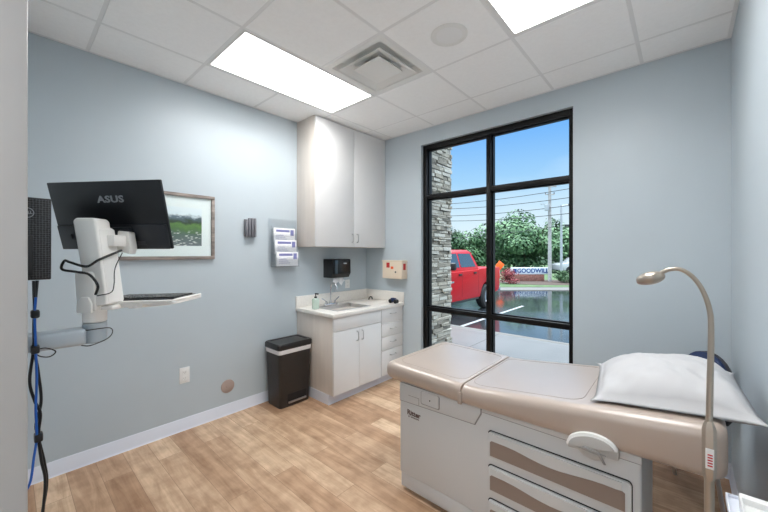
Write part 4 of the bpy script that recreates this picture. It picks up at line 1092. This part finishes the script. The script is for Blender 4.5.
B().box(.45, .95, -.1, .1, 5.0, 5.1, .03).build('lamp_head', 'dgrey', t, world=False)
b = B(); b.box(.25, .62, -.08, .08, 3.6, 3.75, .03); b.tube([(0, 0, 3.7), (.3, 0, 3.7)], .02, 8); b.build('lower_lamp_head', 'dgrey', t, world=False)
wl = [('topmost', 204, 188), ('second highest', 209, 197), ('third highest', 216, 205), ('fourth highest', 221, 213), ('lowest', 238, 224)]
def pw(px, py, d): return (px-384)/336.236*d, 1.479-(py-253.06)*d/336.236
for nm_, ya, yb in wl:
    d1, d2 = 27, 20.5
    l1, z1 = pw(447, ya, d1); l2, z2 = pw(573, yb, d2)
    P1, P2 = W(l1, d1, z1), W(l2, d2, z2); V = P2-P1
    pts = []
    for k in range(15):
        s = -.6+2.2*k/14; p = P1+V*s; p.z -= .5*(s*(1-s)) ; pts.append(p)
    b = B(); b.tube(pts, .02 if ya != 238 else .014, 6)
    tag(b.build('power_line', 'wire'), '%s black overhead wire crossing the window view' % nm_, 'wire', 'overhead wires')
# parked cars far behind
def car(l, d, m, label, rz=0):
    t = rot_thing('parked_car', label, 'car', l, d, GZ)
    pr = [(-2.2, .3), (-2.2, .8), (-1.9, .95), (-1.2, 1.0), (-.7, 1.45), (1.2, 1.5), (1.9, 1.05), (2.2, .95), (2.25, .4), (2.2, .3)]
    b = B(); b.prism(pr, 'y', -.9, .9, .06); b.build('body', m, t, world=False)
    b = B(); b.prism([(-1.05, 1.02), (-.65, 1.4), (.3, 1.42), (.3, 1.02)], 'y', -.92, .92); b.prism([(.38, 1.02), (.38, 1.42), (1.15, 1.42), (1.6, 1.05)], 'y', -.92, .92); b.build('window', 'tglass', t, world=False)
    for x in (-1.4, 1.4):
        for s in (-.92, .7):
            b = B(); b.cyl((x, s, .33), .33, .22, 'y', 20); b.build('wheel', 'tyre', t, world=False)
car(18.3, 31.5, 'carw', 'white car parked behind the bush at the right of the window')

# ------------------------------------------------------------------ light
w = bpy.data.worlds.new('sky'); sc.world = w; w.use_nodes = True; nt = w.node_tree; nt.nodes.clear()
o = nt.nodes.new('ShaderNodeOutputWorld'); bg = nt.nodes.new('ShaderNodeBackground'); tc = nt.nodes.new('ShaderNodeTexCoord')
sp = nt.nodes.new('ShaderNodeSeparateXYZ'); r = nt.nodes.new('ShaderNodeValToRGB')
nt.links.new(tc.outputs['Generated'], sp.inputs[0]); nt.links.new(sp.outputs[2], r.inputs[0])
e = r.color_ramp.elements
e[0].position = 0; e[0].color = lin((222, 232, 238)); e[1].position = 1; e[1].color = (8, 8.5, 9, 1)
for p, c in ((.10, (204, 224, 238)), (.2, (158, 200, 236)), (.33, (112, 172, 236)), (.45, (120, 175, 235))):
    x = e.new(p); x.color = lin(c)
x = e.new(.62); x.color = (5, 5.4, 5.8, 1)
n = nt.nodes.new('ShaderNodeTexNoise'); n.inputs['Scale'].default_value = 2.2; n.inputs['Detail'].default_value = 5
mp = nt.nodes.new('ShaderNodeMapping'); mp.inputs['Scale'].default_value = (1, 1, 3)
nt.links.new(tc.outputs['Generated'], mp.inputs[0]); nt.links.new(mp.outputs[0], n.inputs['Vector'])
cr = nt.nodes.new('ShaderNodeValToRGB'); cr.color_ramp.elements[0].position = .5; cr.color_ramp.elements[1].position = .75
cr.color_ramp.elements[1].color = (.35, .35, .35, 1)
nt.links.new(n.outputs['Fac'], cr.inputs[0])
mx = nt.nodes.new('ShaderNodeMix'); mx.data_type = 'RGBA'; mx.inputs[7].default_value = lin((226, 236, 246))
nt.links.new(cr.outputs[0], mx.inputs[0]); nt.links.new(r.outputs[0], mx.inputs[6])
nt.links.new(mx.outputs[2], bg.inputs['Color']); bg.inputs['Strength'].default_value = .61
nt.links.new(bg.outputs[0], o.inputs[0])
# added out-of-view panel, sends fill light through the doorway into the room
t = thing('added_fill_panel', 'added unseen fill panel on the hallway ceiling behind the doorway', 'light', (-.3, -.9, 2.74))
B().box(-.62, .02, -1.52, -.28, 2.735, 2.75, .002).build('frame', 'white', t)
B().box(-.6, 0, -1.5, -.3, 2.73, 2.736).build('diffuser', 'emit2', t, smooth=False)

sc.view_settings.view_transform = 'Standard'; sc.view_settings.look = 'None'
sc.view_settings.gamma = 1; sc.view_settings.use_curve_mapping = False; sc.view_settings.exposure = 1.0
sc.cycles.use_denoising = True; sc.cycles.max_bounces = 16; sc.cycles.diffuse_bounces = 12; sc.cycles.transparent_max_bounces = 16
sc.cycles.sample_clamp_indirect = 6
